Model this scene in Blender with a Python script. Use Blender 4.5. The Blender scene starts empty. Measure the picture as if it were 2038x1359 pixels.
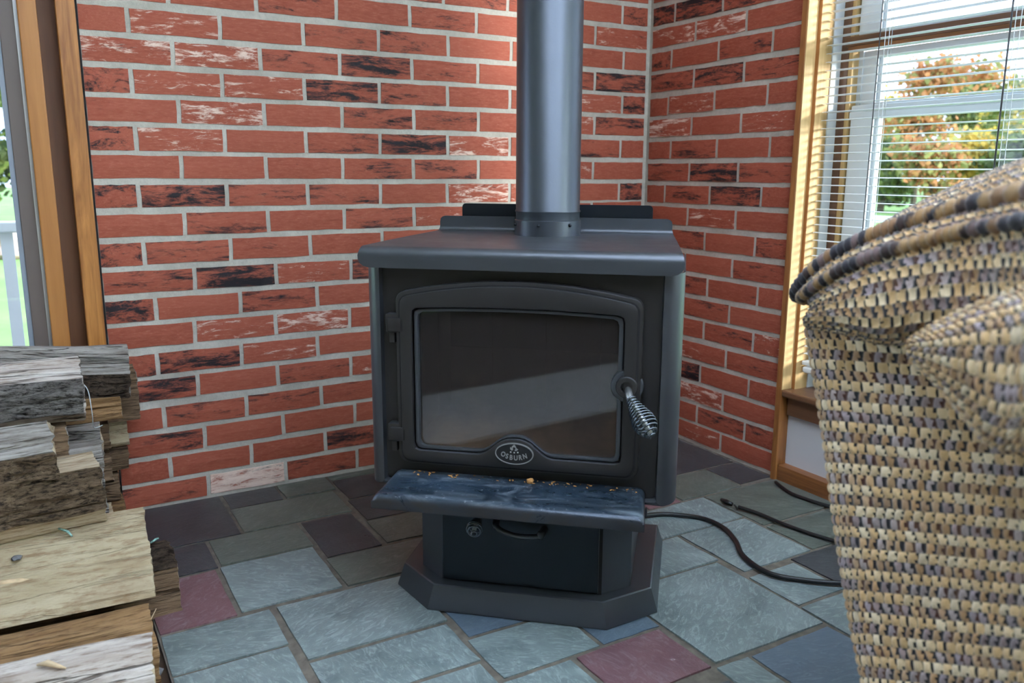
import bpy, bmesh, math, random
from mathutils import Vector, Matrix, noise
import numpy as np

random.seed(7)
SC = bpy.context.scene
COL = SC.collection

# ------------------------------------------------------------------ camera
cam_data = bpy.data.cameras.new('camera')
cam = bpy.data.objects.new('camera', cam_data)
COL.objects.link(cam)
cam.location = (-2.0503, -2.5342, 0.9739)
cam.rotation_euler = (math.radians(78.4904), math.radians(-0.2436), math.radians(-30.1178))
cam_data.sensor_width = 36.0
cam_data.lens = 1668.16 * 36.0 / 2038.0
cam_data.clip_start = 0.02
cam_data.clip_end = 500
cam_data.dof.use_dof = True
cam_data.dof.focus_distance = 2.05
cam_data.dof.aperture_fstop = 4.6
SC.camera = cam

# ------------------------------------------------------------------ world: bright sky with thin white cloud
world = bpy.data.worlds.new('world')
SC.world = world
world.use_nodes = True
wn = world.node_tree
wn.nodes.clear()
w_out = wn.nodes.new('ShaderNodeOutputWorld')
w_bg = wn.nodes.new('ShaderNodeBackground')
w_tc = wn.nodes.new('ShaderNodeTexCoord')
w_map = wn.nodes.new('ShaderNodeMapping')
w_map.inputs['Scale'].default_value = (1.0, 1.0, 2.6)
w_no = wn.nodes.new('ShaderNodeTexNoise')
w_no.inputs['Scale'].default_value = 2.2
w_no.inputs['Detail'].default_value = 6
w_rp = wn.nodes.new('ShaderNodeValToRGB')
w_rp.color_ramp.elements[0].position = 0.40
w_rp.color_ramp.elements[0].color = (0.47, 0.63, 0.91, 1)
w_rp.color_ramp.elements[1].position = 0.62
w_rp.color_ramp.elements[1].color = (0.84, 0.90, 0.98, 1)
wn.links.new(w_tc.outputs['Generated'], w_map.inputs['Vector'])
wn.links.new(w_map.outputs['Vector'], w_no.inputs['Vector'])
wn.links.new(w_no.outputs['Fac'], w_rp.inputs['Fac'])
wn.links.new(w_rp.outputs['Color'], w_bg.inputs['Color'])
w_bg.inputs['Strength'].default_value = 3.6
wn.links.new(w_bg.outputs['Background'], w_out.inputs['Surface'])

# low veiled sun behind thin cloud, raking in along the window wall
sun_d = bpy.data.lights.new('sun', 'SUN')
sun_d.energy = 6.0
sun_d.angle = math.radians(9)
sun_d.color = (1.0, .95, .86)
sun = bpy.data.objects.new('sun', sun_d)
COL.objects.link(sun)
sun.rotation_euler = Vector((-.44, .86, -.11)).to_track_quat('-Z', 'Y').to_euler()

SC.view_settings.view_transform = 'Standard'
SC.view_settings.look = 'None'
SC.view_settings.gamma = 1.0
SC.view_settings.use_curve_mapping = False
SC.view_settings.exposure = 1.4

# ------------------------------------------------------------------ node helpers
class NT:
    def __init__(s, name):
        s.m = bpy.data.materials.new(name)
        s.m.use_nodes = True
        s.t = s.m.node_tree
        s.t.nodes.clear()
        s.out = s.t.nodes.new('ShaderNodeOutputMaterial')
        s.p = s.t.nodes.new('ShaderNodeBsdfPrincipled')
        s.t.links.new(s.p.outputs[0], s.out.inputs['Surface'])
    def n(s, kind, **kw):
        nd = s.t.nodes.new(kind)
        for k, v in kw.items():
            setattr(nd, k, v)
        return nd
    def put(s, sock, v):
        if isinstance(v, bpy.types.NodeSocket):
            s.t.links.new(v, sock)
        elif v is not None:
            if hasattr(sock.default_value, '__len__') and len(sock.default_value) == 4 and len(v) == 3:
                v = (*v, 1)
            sock.default_value = v
    def set(s, **kw):
        for k, v in kw.items():
            s.put(s.p.inputs[k.replace('_', ' ')], v)
    def coord(s, kind='Object', scale=(1, 1, 1), rand=0.0):
        if kind == 'World':
            v = s.n('ShaderNodeNewGeometry').outputs['Position']
        else:
            v = s.n('ShaderNodeTexCoord').outputs[kind]
        mp = s.n('ShaderNodeMapping')
        s.put(mp.inputs['Vector'], v)
        mp.inputs['Scale'].default_value = scale
        if rand:
            oi = s.n('ShaderNodeObjectInfo')
            ml = s.n('ShaderNodeVectorMath', operation='SCALE')
            ml.inputs[0].default_value = (rand, rand * .73, rand * 1.31)
            s.put(ml.inputs['Scale'], oi.outputs['Random'])
            s.put(mp.inputs['Location'], ml.outputs[0])
        return mp.outputs[0]
    def rnd(s):
        return s.n('ShaderNodeObjectInfo').outputs['Random']
    def noise(s, vec, scale, detail=4, rough=.55, dist=0.0):
        nd = s.n('ShaderNodeTexNoise')
        s.put(nd.inputs['Vector'], vec)
        nd.inputs['Scale'].default_value = scale
        nd.inputs['Detail'].default_value = detail
        nd.inputs['Roughness'].default_value = rough
        nd.inputs['Distortion'].default_value = dist
        return nd.outputs['Fac']
    def ramp(s, fac, stops):
        nd = s.n('ShaderNodeValToRGB')
        s.put(nd.inputs['Fac'], fac)
        e = nd.color_ramp.elements
        while len(e) < len(stops):
            e.new(0.5)
        for el, (p, c) in zip(e, stops):
            el.position = p
            el.color = (c, c, c, 1) if not hasattr(c, '__len__') else (*c, 1)
        return nd.outputs['Color']
    def mix(s, fac, a, b, mode='MIX'):
        nd = s.n('ShaderNodeMix', data_type='RGBA', blend_type=mode)
        s.put(nd.inputs['Factor'], fac)
        s.put(nd.inputs[6], a)
        s.put(nd.inputs[7], b)
        return nd.outputs[2]
    def math(s, op, a, b=None):
        nd = s.n('ShaderNodeMath', operation=op)
        s.put(nd.inputs[0], a)
        if b is not None:
            s.put(nd.inputs[1], b)
        return nd.outputs[0]
    def bump(s, h, strength=.3, dist=.01):
        nd = s.n('ShaderNodeBump')
        s.put(nd.inputs['Height'], h)
        nd.inputs['Strength'].default_value = strength
        nd.inputs['Distance'].default_value = dist
        s.put(s.p.inputs['Normal'], nd.outputs[0])

def simple(name, col, rough=.5, metal=0.0, spec=.5, noise_amt=.0, nscale=30, bump=0.0, coat=0.0):
    t = NT(name)
    c = col
    if noise_amt or bump:
        nf = t.noise(t.coord('World'), nscale, 5)
        if noise_amt:
            c = t.mix(t.ramp(nf, [(.3, 0.0), (.7, 1.0)]), tuple(x * (1 - noise_amt) for x in col), tuple(min(1, x * (1 + noise_amt)) for x in col))
        if bump:
            t.bump(nf, bump, .003)
    t.set(Base_Color=c, Roughness=rough, Metallic=metal)
    t.put(t.p.inputs['Specular IOR Level'], spec)
    if coat:
        t.put(t.p.inputs['Coat Weight'], coat)
    return t.m

# ------------------------------------------------------------------ materials
def brick_mat(name, dark, white):
    t = NT(name)
    v = t.coord('Object', (.222, .02, .061), rand=57.0)
    stre = t.n('ShaderNodeMapping')
    t.put(stre.inputs['Vector'], v)
    stre.inputs['Scale'].default_value = (.62, 1, 3.0)
    sv = stre.outputs[0]
    fine = t.noise(sv, 60, 5, .65)
    base = t.mix(t.rnd(), (.275, .052, .027), (.365, .082, .046))
    base = t.mix(t.ramp(fine, [(.25, 0.0), (.75, 1.0)]), base, (.43, .120, .070))
    pale = t.ramp(t.noise(sv, 120, 4, .7), [(.58, 0.0), (.78, .55)])
    base = t.mix(pale, base, (.56, .25, .16))
    if white:
        wn_ = t.noise(sv, 19, 11, .76, .5)
        wm = t.ramp(wn_, [(.63 - white * .12, 0.0), (.70 - white * .12, .75), (.80 - white * .12, 1.0)])
        base = t.mix(wm, base, (.86, .66, .54))
    dn = t.noise(sv, 12, 11, .78, .35)
    lo = .63 - dark * .17
    dm = t.ramp(dn, [(lo, 0.0), (lo + .05, .5), (lo + .11, 1.0)])
    base = t.mix(dm, base, (.020, .016, .019))
    t.set(Base_Color=base, Roughness=.72)
    t.put(t.p.inputs['Specular IOR Level'], .3)
    t.bump(fine, .35, .0025)
    return t.m

MB = {'p': brick_mat('brick_plain', .12, 0), 'd': brick_mat('brick_smudged', .70, 0), 'D': brick_mat('brick_burnt', 1.08, 0),
      'w': brick_mat('brick_chalky', .15, .62), 'W': brick_mat('brick_whitened', .25, 1.05), 'X': brick_mat('brick_lime_washed', .35, 1.9)}

def mortar_mat():
    t = NT('mortar')
    v = t.coord('World')
    n1 = t.noise(v, 90, 6, .7)
    n2 = t.noise(v, 7, 3)
    c = t.mix(t.ramp(n2, [(.35, 0.0), (.7, 1.0)]), (.46, .42, .35), (.63, .585, .50))
    c = t.mix(t.ramp(n1, [(.3, .35), (.6, 0.0)]), c, (.27, .25, .21))
    t.set(Base_Color=c, Roughness=.95)
    t.bump(n1, .7, .004)
    return t.m
M_MORTAR = mortar_mat()
M_GAP = simple('black_gap', (.012, .011, .012), .9)

def slate_mat(name, a, b, streak):
    t = NT(name)
    v = t.coord('World', (1, 1, 1), rand=31.0)
    big = t.noise(v, 6.5, 7, .66, .8)
    rot = t.n('ShaderNodeVectorRotate', rotation_type='Z_AXIS')
    t.put(rot.inputs['Vector'], v)
    ang = t.math('MULTIPLY', t.rnd(), 3.1)
    t.put(rot.inputs['Angle'], ang)
    st = t.n('ShaderNodeMapping')
    t.put(st.inputs['Vector'], rot.outputs[0])
    st.inputs['Scale'].default_value = (1, 2.6, 1)
    fib = t.noise(st.outputs[0], 17, 10, .76, 2.2)
    sp = t.noise(v, 120, 5, .7)
    c = t.mix(t.ramp(big, [(.3, 0.0), (.7, 1.0)]), a, b)
    c = t.mix(t.ramp(fib, [(.49, 0.0), (.72, .75)]), c, streak)
    c = t.mix(t.ramp(sp, [(.66, 0.0), (.80, .5)]), c, streak)
    t.set(Base_Color=c)
    t.put(t.p.inputs['Roughness'], t.ramp(fib, [(.3, .26), (.7, .45)]))
    t.put(t.p.inputs['Specular IOR Level'], .55)
    h = t.math('ADD', t.math('MULTIPLY', fib, 1.0), t.math('MULTIPLY', sp, .25))
    t.bump(h, .5, .006)
    return t.m
MS = {'g': slate_mat('slate_green', (.11, .145, .145), (.24, .295, .285), (.52, .60, .585)),
      'b': slate_mat('slate_blue', (.085, .12, .16), (.12, .165, .21), (.24, .31, .37)),
      'k': slate_mat('slate_charcoal', (.034, .037, .042), (.055, .060, .064), (.13, .14, .145)),
      'r': slate_mat('slate_plum', (.155, .072, .082), (.21, .105, .112), (.36, .29, .30)),
      'o': slate_mat('slate_olive_shaded', (.075, .088, .074), (.125, .145, .12), (.28, .31, .27))}  # olive darkened further, painting in the shade over the back tiles
M_GROUT = simple('grout', (.135, .115, .09), .95, noise_amt=.35, nscale=40, bump=.6)
M_GROUTB = simple('floor_underlay', (.05, .042, .036), .9, noise_amt=.3, nscale=20)

def stove_mat(name, col, rough, dust_toplight, metal=0.0):
    t = NT(name)
    v = t.coord('Object')
    n1 = t.noise(v, 9, 6, .65)
    n2 = t.noise(v, 260, 3, .6)
    c = col
    if dust_toplight:
        c = t.mix(t.ramp(n1, [(.45, 0.0), (.75, dust_toplight)]), col, (.16, .17, .18))
        up = t.n('ShaderNodeSeparateXYZ')
        t.put(up.inputs[0], t.n('ShaderNodeNewGeometry').outputs['Normal'])
        um = t.math('MULTIPLY', t.ramp(up.outputs[2], [(.55, 0.0), (.95, 1.0)]), t.ramp(n1, [(.3, .55), (.7, 1.0)]))
        c = t.mix(t.math('MULTIPLY', um, .55), c, (.115, .125, .135))  # upward faces paled in the colour to stand in for window light
    t.set(Base_Color=c)
    t.put(t.p.inputs['Roughness'], t.ramp(n1, [(.3, rough - (.04 if dust_toplight else .015)), (.7, rough + (.06 if dust_toplight else .015))]))
    t.put(t.p.inputs['Specular IOR Level'], .55)
    t.set(Metallic=metal)
    t.bump(n2, .12, .001)
    return t.m
M_STOVE = stove_mat('stove_paint', (.095, .103, .116), .37, .10, .72)
M_CAST = stove_mat('cast_iron', (.045, .042, .041), .42, .04, .6)
M_INNER = stove_mat('stove_black_panel', (.025, .030, .037), .36, 0, .7)
def shelf_mat():
    t = NT('shelf_worn_enamel')
    v = t.coord('Object', (1, 1, 1))
    sv = t.coord('Object', (.5, 1.6, 1))
    n1 = t.noise(sv, 14, 10, .74, 1.4)
    n2 = t.noise(v, 90, 6, .7)
    n3 = t.noise(v, 5, 3)
    c = t.mix(t.ramp(n3, [(.35, 0.0), (.65, 1.0)]), (.018, .030, .045), (.035, .060, .09))
    up = t.n('ShaderNodeSeparateXYZ')
    t.put(up.inputs[0], t.n('ShaderNodeNewGeometry').outputs['Normal'])
    um = t.ramp(up.outputs[2], [(.35, 0.0), (.9, 1.0)])
    c = t.mix(t.math('MULTIPLY', t.ramp(n1, [(.50, 0.0), (.76, .75)]), um), c, (.30, .36, .42))
    c = t.mix(t.math('MULTIPLY', t.ramp(n2, [(.60, 0.0), (.72, .6)]), um), c, (.55, .60, .64))
    rust = t.math('SUBTRACT', 1.0, um)
    c = t.mix(t.math('MULTIPLY', rust, t.ramp(n1, [(.35, .2), (.6, .8)])), c, (.045, .036, .030))
    t.set(Base_Color=c, Metallic=.35)
    t.put(t.p.inputs['Roughness'], t.ramp(n1, [(.35, .22), (.7, .5)]))
    t.bump(n2, .1, .001)
    return t.m
M_SHELFTOP = shelf_mat()
M_PIPE = stove_mat('pipe_paint', (.080, .090, .105), .34, 0, .70)
M_CHROME = simple('blued_steel', (.16, .18, .20), .22, 1.0)
M_SILVER = simple('badge_silver', (.55, .55, .54), .32, .9)
M_BADGE = simple('badge_black', (.010, .010, .012), .35)
M_FIREBRICK = simple('firebrick', (.22, .145, .085), .9, noise_amt=.45, nscale=9, bump=.4)
M_SOOT = simple('soot_lining', (.035, .030, .026), .95, noise_amt=.5, nscale=8)
M_ASH = simple('wood_ash', (.33, .24, .15), .95, noise_amt=.3, nscale=30, bump=.8)
M_CRUMB = simple('wood_crumb', (.45, .22, .07), .9)

def glass_mat(name, tint, refl, soot=False, rough=.0):
    t = NT(name)
    t.t.nodes.remove(t.p)
    tr = t.n('ShaderNodeBsdfTransparent')
    gl = t.n('ShaderNodeBsdfGlossy')
    gl.inputs['Roughness'].default_value = rough
    gl.inputs['Color'].default_value = (.95, .97, 1, 1)
    tr.inputs['Color'].default_value = (*tint, 1)
    lw_ = t.n('ShaderNodeLayerWeight')
    fac = t.math('ADD', t.math('MULTIPLY', t.math('POWER', lw_.outputs['Facing'], 4.0), .55), refl)
    mx = t.n('ShaderNodeMixShader')
    t.put(mx.inputs[0], fac)
    t.put(mx.inputs[1], tr.outputs[0])
    t.put(mx.inputs[2], gl.outputs[0])
    last = mx.outputs[0]
    if soot:
        df = t.n('ShaderNodeBsdfDiffuse')
        v = t.coord('Object')
        nf = t.noise(v, 7, 6, .6, .5)
        nd = t.noise(v, 190, 4, .7)
        sep = t.n('ShaderNodeSeparateXYZ')
        t.put(sep.inputs[0], v)
        g = t.math('MULTIPLY', t.math('SUBTRACT', sep.outputs[2], .38), 2.6)
        f = t.math('ADD', t.math('MULTIPLY', nf, .9), g)
        f = t.math('ADD', f, t.math('MULTIPLY', nd, .22))
        t.put(df.inputs['Color'], t.ramp(f, [(.25, (.30, .20, .115)), (.50, (.13, .085, .055)), (.85, (.030, .026, .025))]))
        f = t.ramp(f, [(.15, .62), (.6, .50), (.95, .70)])
        m2 = t.n('ShaderNodeMixShader')
        t.put(m2.inputs[0], f)
        t.put(m2.inputs[1], tr.outputs[0])
        t.put(m2.inputs[2], df.outputs[0])
        t.put(mx.inputs[1], m2.outputs[0])
    t.put(t.out.inputs['Surface'], last)
    return t.m
M_GLASS = glass_mat('window_glass', (.95, .97, .97), .03)
M_DIMGLASS = glass_mat('screened_dimmed_glass', (.68, .70, .73), .03)  # screen tint deepened in the colour to hold down outdoor brightness
M_FIREGLASS = glass_mat('sooty_fire_glass', (.82, .80, .77), .065, soot=True, rough=.03)

def wood_mat(name, a, b, axis='Z', rough=.42, k=1.0, coat=.15):
    t = NT(name)
    sc = {'Z': (16, 16, 1.1), 'X': (1.1, 16, 16), 'Y': (16, 1.1, 16)}[axis]
    v = t.coord('World', tuple(x * k for x in sc))
    n1 = t.noise(v, 2.2, 5, .6, 1.2)
    n2 = t.noise(v, 14, 4, .6)
    f = t.math('ADD', t.math('MULTIPLY', n1, .75), t.math('MULTIPLY', n2, .25))
    c = t.mix(t.ramp(f, [(.36, 0.0), (.62, 1.0)]), a, b)
    t.set(Base_Color=c, Roughness=rough)
    t.put(t.p.inputs['Coat Weight'], coat)
    t.bump(n2, .08, .002)
    return t.m
M_TRIM = wood_mat('oak_trim_varnished', (.23, .082, .020), (.42, .17, .045))
M_TRIMH = wood_mat('oak_rail_varnished', (.18, .065, .018), (.33, .13, .038), 'Y')
M_OAK = wood_mat('oak_stained_casing', (.26, .085, .015), (.58, .24, .055), 'Z', .4, .8)
M_MAPLE = wood_mat('honey_wood_jamb', (.40, .155, .038), (.50, .21, .055), 'Z', .38, .5)
M_DKWOOD = wood_mat('dark_brown_wood', (.10, .036, .012), (.145, .055, .018), 'Z', .6, .5, 0.0)
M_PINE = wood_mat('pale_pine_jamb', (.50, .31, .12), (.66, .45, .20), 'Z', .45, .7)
M_SILL = wood_mat('brown_sill', (.13, .055, .024), (.20, .095, .045), 'Y', .35, .6)
M_VINYL = simple('white_vinyl', (.74, .79, .82), .4)
def blind_mat():
    t = NT('blind_slat_white')
    t.set(Base_Color=(.84, .86, .85), Roughness=.45)
    tl = t.n('ShaderNodeBsdfTranslucent')
    tl.inputs['Color'].default_value = (.80, .84, .84, 1)
    mx = t.n('ShaderNodeMixShader')
    mx.inputs[0].default_value = .12
    t.put(mx.inputs[1], t.p.outputs[0]); t.put(mx.inputs[2], tl.outputs[0])
    t.put(t.out.inputs['Surface'], mx.outputs[0])
    return t.m
M_BLIND = blind_mat()
def diffuser_mat():
    t = NT('fill_diffuser')
    t.t.nodes.remove(t.p)
    tl = t.n('ShaderNodeBsdfTranslucent')
    tl.inputs['Color'].default_value = (.93, .95, .97, 1)
    t.put(t.out.inputs['Surface'], tl.outputs[0])
    return t.m
M_DIFFUSER = diffuser_mat()  # translucent sheet for the added, unseen fill panels
M_CORD = simple('blind_cord', (.62, .66, .66), .7)
M_WAND = simple('blind_wand_dark', (.05, .05, .055), .3)
M_PAINT = simple('painted_panel', (.62, .61, .60), .7)
M_ROOMWALL = simple('room_wall_tan', (.24, .20, .165), .85)
M_DARKFLOOR = simple('dark_plank_floor', (.07, .045, .03), .5)
M_PLASTER = simple('plaster_white', (.78, .77, .74), .85)
M_TAUPE = simple('taupe_door_frame', (.15, .115, .10), .5)
M_GREYMET = simple('grey_door_seal', (.26, .29, .34), .5)
M_ALU = simple('aluminium_strip', (.55, .55, .53), .35, .6)
M_RUBBER = simple('black_rubber', (.008, .008, .009), .45)
M_RAIL = simple('white_railing_paint', (.82, .83, .86), .45)

def log_mat(name, a, b, dark, grain=1.0, spots=0.0, crack=.4):
    t = NT(name)
    v = t.coord('Object', (1.2, 15 * grain, 15 * grain), rand=41.0)
    n1 = t.noise(v, 3.0, 7, .65, .9)
    n2 = t.noise(v, 13, 5, .7)
    v2 = t.coord('Object', (1, 1.4, 1.4), rand=23.0)
    n3 = t.noise(v2, 9, 5, .6)
    c = t.mix(t.ramp(n1, [(.34, 0.0), (.66, 1.0)]), a, b)
    c = t.mix(t.ramp(n2, [(.34, .9), (.50, 0.0)]), c, dark)
    c = t.mix(t.ramp(n3, [(.52, 0.0), (.74, .55 + spots)]), c, dark)
    v4 = t.coord('Object', (.5, 7, 7), rand=77.0)
    n4 = t.noise(v4, 2.2, 5, .62, .7)
    ck = t.ramp(t.math('ABSOLUTE', t.math('SUBTRACT', n4, .5)), [(.002, 1.0), (.013, 0.0)])
    c = t.mix(t.math('MULTIPLY', ck, crack), c, tuple(q * .35 for q in dark))
    t.set(Base_Color=c, Roughness=.88)
    t.put(t.p.inputs['Specular IOR Level'], .2)
    h = t.math('ADD', t.math('MULTIPLY', n1, .6), t.math('MULTIPLY', n2, .5))
    h = t.math('SUBTRACT', h, t.math('MULTIPLY', ck, crack * .8))
    t.bump(h, 1.0, .012)
    return t.m
ML = {'grey': log_mat('log_weathered_grey', (.25, .22, .19), (.50, .46, .41), (.10, .075, .055), crack=.75),
      'white': log_mat('log_pale_split', (.44, .365, .30), (.66, .60, .53), (.20, .13, .09), .6, .25, .8),
      'cream': log_mat('log_fresh_split', (.52, .40, .26), (.70, .59, .43), (.30, .19, .10), .8, crack=.4),
      'tan': log_mat('log_flat_tan', (.42, .33, .20), (.52, .43, .285), (.28, .18, .10), .35, crack=.18),
      'brown': log_mat('log_brown_split', (.17, .105, .06), (.32, .21, .125), (.05, .032, .022)),
      'orange': log_mat('log_orange_split', (.30, .165, .07), (.46, .28, .135), (.12, .06, .03))}
def bark_mat(name, a, b, dark):
    t = NT(name)
    v = t.coord('Object', (1.0, 2.6, 2.6), rand=19.0)
    n1 = t.noise(v, 16, 8, .72, .8)
    n2 = t.noise(v, 55, 6, .7)
    c = t.mix(t.ramp(n1, [(.36, 0.0), (.64, 1.0)]), a, b)
    c = t.mix(t.ramp(n2, [(.38, .95), (.53, 0.0)]), c, dark)
    t.set(Base_Color=c, Roughness=.95)
    t.put(t.p.inputs['Specular IOR Level'], .15)
    t.bump(t.math('ADD', n1, t.math('MULTIPLY', n2, .6)), 1.0, .022)
    return t.m
MBK = {'grey': bark_mat('bark_grey', (.15, .13, .115), (.36, .33, .30), (.03, .025, .02)),
       'brown': bark_mat('bark_brown', (.13, .085, .05), (.33, .23, .145), (.035, .024, .016)),
       'dark': bark_mat('bark_dark', (.06, .042, .030), (.17, .12, .085), (.02, .014, .01))}

def fabric_mat():
    t = NT('tweed_weave')
    at = t.n('ShaderNodeAttribute', attribute_name='weave')
    n = t.noise(t.coord('World'), 700, 3, .7)
    c = t.mix(t.ramp(n, [(.3, .35), (.65, 0.0)]), at.outputs['Color'], t.mix(1.0, at.outputs['Color'], (.45, .42, .42), 'MULTIPLY'))
    t.set(Base_Color=c, Roughness=.95)
    t.put(t.p.inputs['Sheen Weight'], .35)
    t.put(t.p.inputs['Specular IOR Level'], .15)
    t.bump(n, .5, .002)
    return t.m
M_TWEED = fabric_mat()
def tweed_plain():
    t = NT('tweed_weave_plain')
    v = t.coord('Object')
    b = t.n('ShaderNodeTexVoronoi')
    t.put(b.inputs['Vector'], v)
    b.inputs['Scale'].default_value = 62
    c = t.mix(t.ramp(b.outputs['Distance'], [(.35, 0.0), (.62, 1.0)]), t.mix(b.outputs['Color'], (.74, .50, .26), (.40, .29, .25)), (.02, .016, .016))
    t.set(Base_Color=c, Roughness=.95)
    t.bump(t.math('MULTIPLY', b.outputs['Distance'], -1.0), .8, .004)
    return t.m
M_TWEEDP = tweed_plain()

def leaf_mat(name, a, b):
    t = NT(name)
    n = t.noise(t.coord('World'), 1.3, 3)
    c = t.mix(t.ramp(n, [(.35, 0.0), (.65, 1.0)]), a, b)
    t.set(Base_Color=c, Roughness=.8)
    t.put(t.p.inputs['Specular IOR Level'], .2)
    tl = t.n('ShaderNodeBsdfTranslucent')
    t.put(tl.inputs['Color'], c)
    mx = t.n('ShaderNodeMixShader')
    mx.inputs[0].default_value = .4
    t.put(mx.inputs[1], t.p.outputs[0]); t.put(mx.inputs[2], tl.outputs[0])
    t.put(t.out.inputs['Surface'], mx.outputs[0])
    return t.m
MLEAF = {'green': leaf_mat('leaf_green', (.10, .16, .035), (.22, .27, .07)), 'dark': leaf_mat('leaf_dark_green', (.05, .085, .035), (.12, .16, .06)),
         'orange': leaf_mat('leaf_orange', (.50, .20, .08), (.62, .33, .14)), 'yellow': leaf_mat('leaf_yellow', (.55, .40, .06), (.70, .52, .14)),
         'olive': leaf_mat('leaf_olive', (.25, .27, .09), (.38, .37, .14))}
M_TRUNK = simple('tree_trunk', (.11, .085, .065), .9, noise_amt=.3, nscale=6)
M_REFLECTOR = simple('pale_reflector', (.46, .45, .43), .95, noise_amt=.15, nscale=60)  # pale colour for the added slab mirrored in the fire glass
M_GRASS = simple('lawn_grass', (.20, .36, .085), .95, noise_amt=.25, nscale=.6)
M_STONE = simple('garden_stone', (.36, .27, .22), .9, noise_amt=.4, nscale=4)
M_TWINE_G = simple('twine_green', (.26, .46, .40), .7, noise_amt=.5, nscale=220)
M_STRAW = simple('straw_splinter', (.62, .46, .28), .85, noise_amt=.3, nscale=40)
M_FLAKE = simple('grey_bark_flake', (.14, .14, .145), .9, noise_amt=.4, nscale=40)

# ------------------------------------------------------------------ mesh helpers
def link(o, parent=None):
    COL.objects.link(o)
    if parent is not None:
        o.parent = parent
    return o
def mesh_obj(name, bm, mat, parent=None, smooth=False, loc=None):
    me = bpy.data.meshes.new(name)
    bm.normal_update()
    bm.to_mesh(me)
    bm.free()
    if mat is not None:
        for m in (mat if isinstance(mat, (list, tuple)) else [mat]):
            me.materials.append(m)
    if smooth:
        for p in me.polygons:
            p.use_smooth = True
    o = bpy.data.objects.new(name, me)
    link(o, parent)
    if loc is not None:
        o.location = loc
    return o
def tag(o, label=None, cat=None, group=None, kind=None):
    if label: o['label'] = label
    if cat: o['category'] = cat
    if group: o['group'] = group
    if kind: o['kind'] = kind
    return o
def empty(name, loc=(0, 0, 0), rz=0.0):
    o = bpy.data.objects.new(name, None)
    COL.objects.link(o)
    o.location = loc
    o.rotation_euler = (0, 0, rz)
    o.empty_display_size = .05
    return o
def bm_box(bm, x0, x1, y0, y1, z0, z1, bevel=0.0, seg=2):
    vs = [bm.verts.new(c) for c in ((x0, y0, z0), (x1, y0, z0), (x1, y1, z0), (x0, y1, z0), (x0, y0, z1), (x1, y0, z1), (x1, y1, z1), (x0, y1, z1))]
    fs = [bm.faces.new([vs[i] for i in q]) for q in ((0, 3, 2, 1), (4, 5, 6, 7), (0, 1, 5, 4), (1, 2, 6, 5), (2, 3, 7, 6), (3, 0, 4, 7))]
    if bevel:
        ed = list({e for f in fs for e in f.edges})
        bmesh.ops.bevel(bm, geom=ed, offset=bevel, segments=seg, affect='EDGES', profile=.5)
def box(name, b, mat, parent=None, bevel=0.0, seg=2, smooth=False):
    bm = bmesh.new()
    bm_box(bm, *b, bevel=bevel, seg=seg)
    return mesh_obj(name, bm, mat, parent, smooth)
def ss(o, ang=40):
    """smooth shading with sharp edges kept"""
    me = o.data
    for p in me.polygons:
        p.use_smooth = True
    me.set_sharp_from_angle(angle=math.radians(ang))
    return o
def prism(name, pts, lo, hi, axis, mat, parent=None, bevel=0.0, seg=2, holes=None):
    """extrude a closed 2-D outline; axis 'y': pts are (x,z); axis 'z': pts are (x,y)"""
    bm = bmesh.new()
    def P(a, b, c):
        return (a, c, b) if axis == 'y' else (a, b, c)
    if not holes:
        v0 = [bm.verts.new(P(a, b, lo)) for a, b in pts]
        v1 = [bm.verts.new(P(a, b, hi)) for a, b in pts]
        f0 = bm.faces.new(v0)
        f1 = bm.faces.new(list(reversed(v1)))
        n = len(pts)
        for i in range(n):
            bm.faces.new((v0[i], v1[i], v1[(i + 1) % n], v0[(i + 1) % n]))
    else:
        inner = holes
        n = len(pts)
        a0 = [bm.verts.new(P(a, b, lo)) for a, b in pts]; a1 = [bm.verts.new(P(a, b, hi)) for a, b in pts]
        b0 = [bm.verts.new(P(a, b, lo)) for a, b in inner]; b1 = [bm.verts.new(P(a, b, hi)) for a, b in inner]
        for i in range(n):
            j = (i + 1) % n
            bm.faces.new((a0[i], a0[j], b0[j], b0[i]))
            bm.faces.new((a1[i], b1[i], b1[j], a1[j]))
            bm.faces.new((a0[i], a1[i], a1[j], a0[j]))
            bm.faces.new((b0[i], b0[j], b1[j], b1[i]))
    bmesh.ops.recalc_face_normals(bm, faces=bm.faces)
    if bevel:
        ed = [e for e in bm.edges if len(e.link_faces) == 2 and e.calc_face_angle(0) > math.radians(50)]
        bmesh.ops.bevel(bm, geom=ed, offset=bevel, segments=seg, affect='EDGES', profile=.5, clamp_overlap=True)
    o = mesh_obj(name, bm, mat, parent)
    return ss(o, 35)
def catmull(pts, n):
    pts = [Vector(p) for p in pts]
    out = []
    for i in range(len(pts) - 1):
        p0 = pts[max(i - 1, 0)]; p1 = pts[i]; p2 = pts[i + 1]; p3 = pts[min(i + 2, len(pts) - 1)]
        for k in range(n):
            t = k / n
            out.append(.5 * ((2 * p1) + (p2 - p0) * t + (2 * p0 - 5 * p1 + 4 * p2 - p3) * t * t + (3 * p1 - p0 - 3 * p2 + p3) * t ** 3))
    out.append(pts[-1])
    return out
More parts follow.
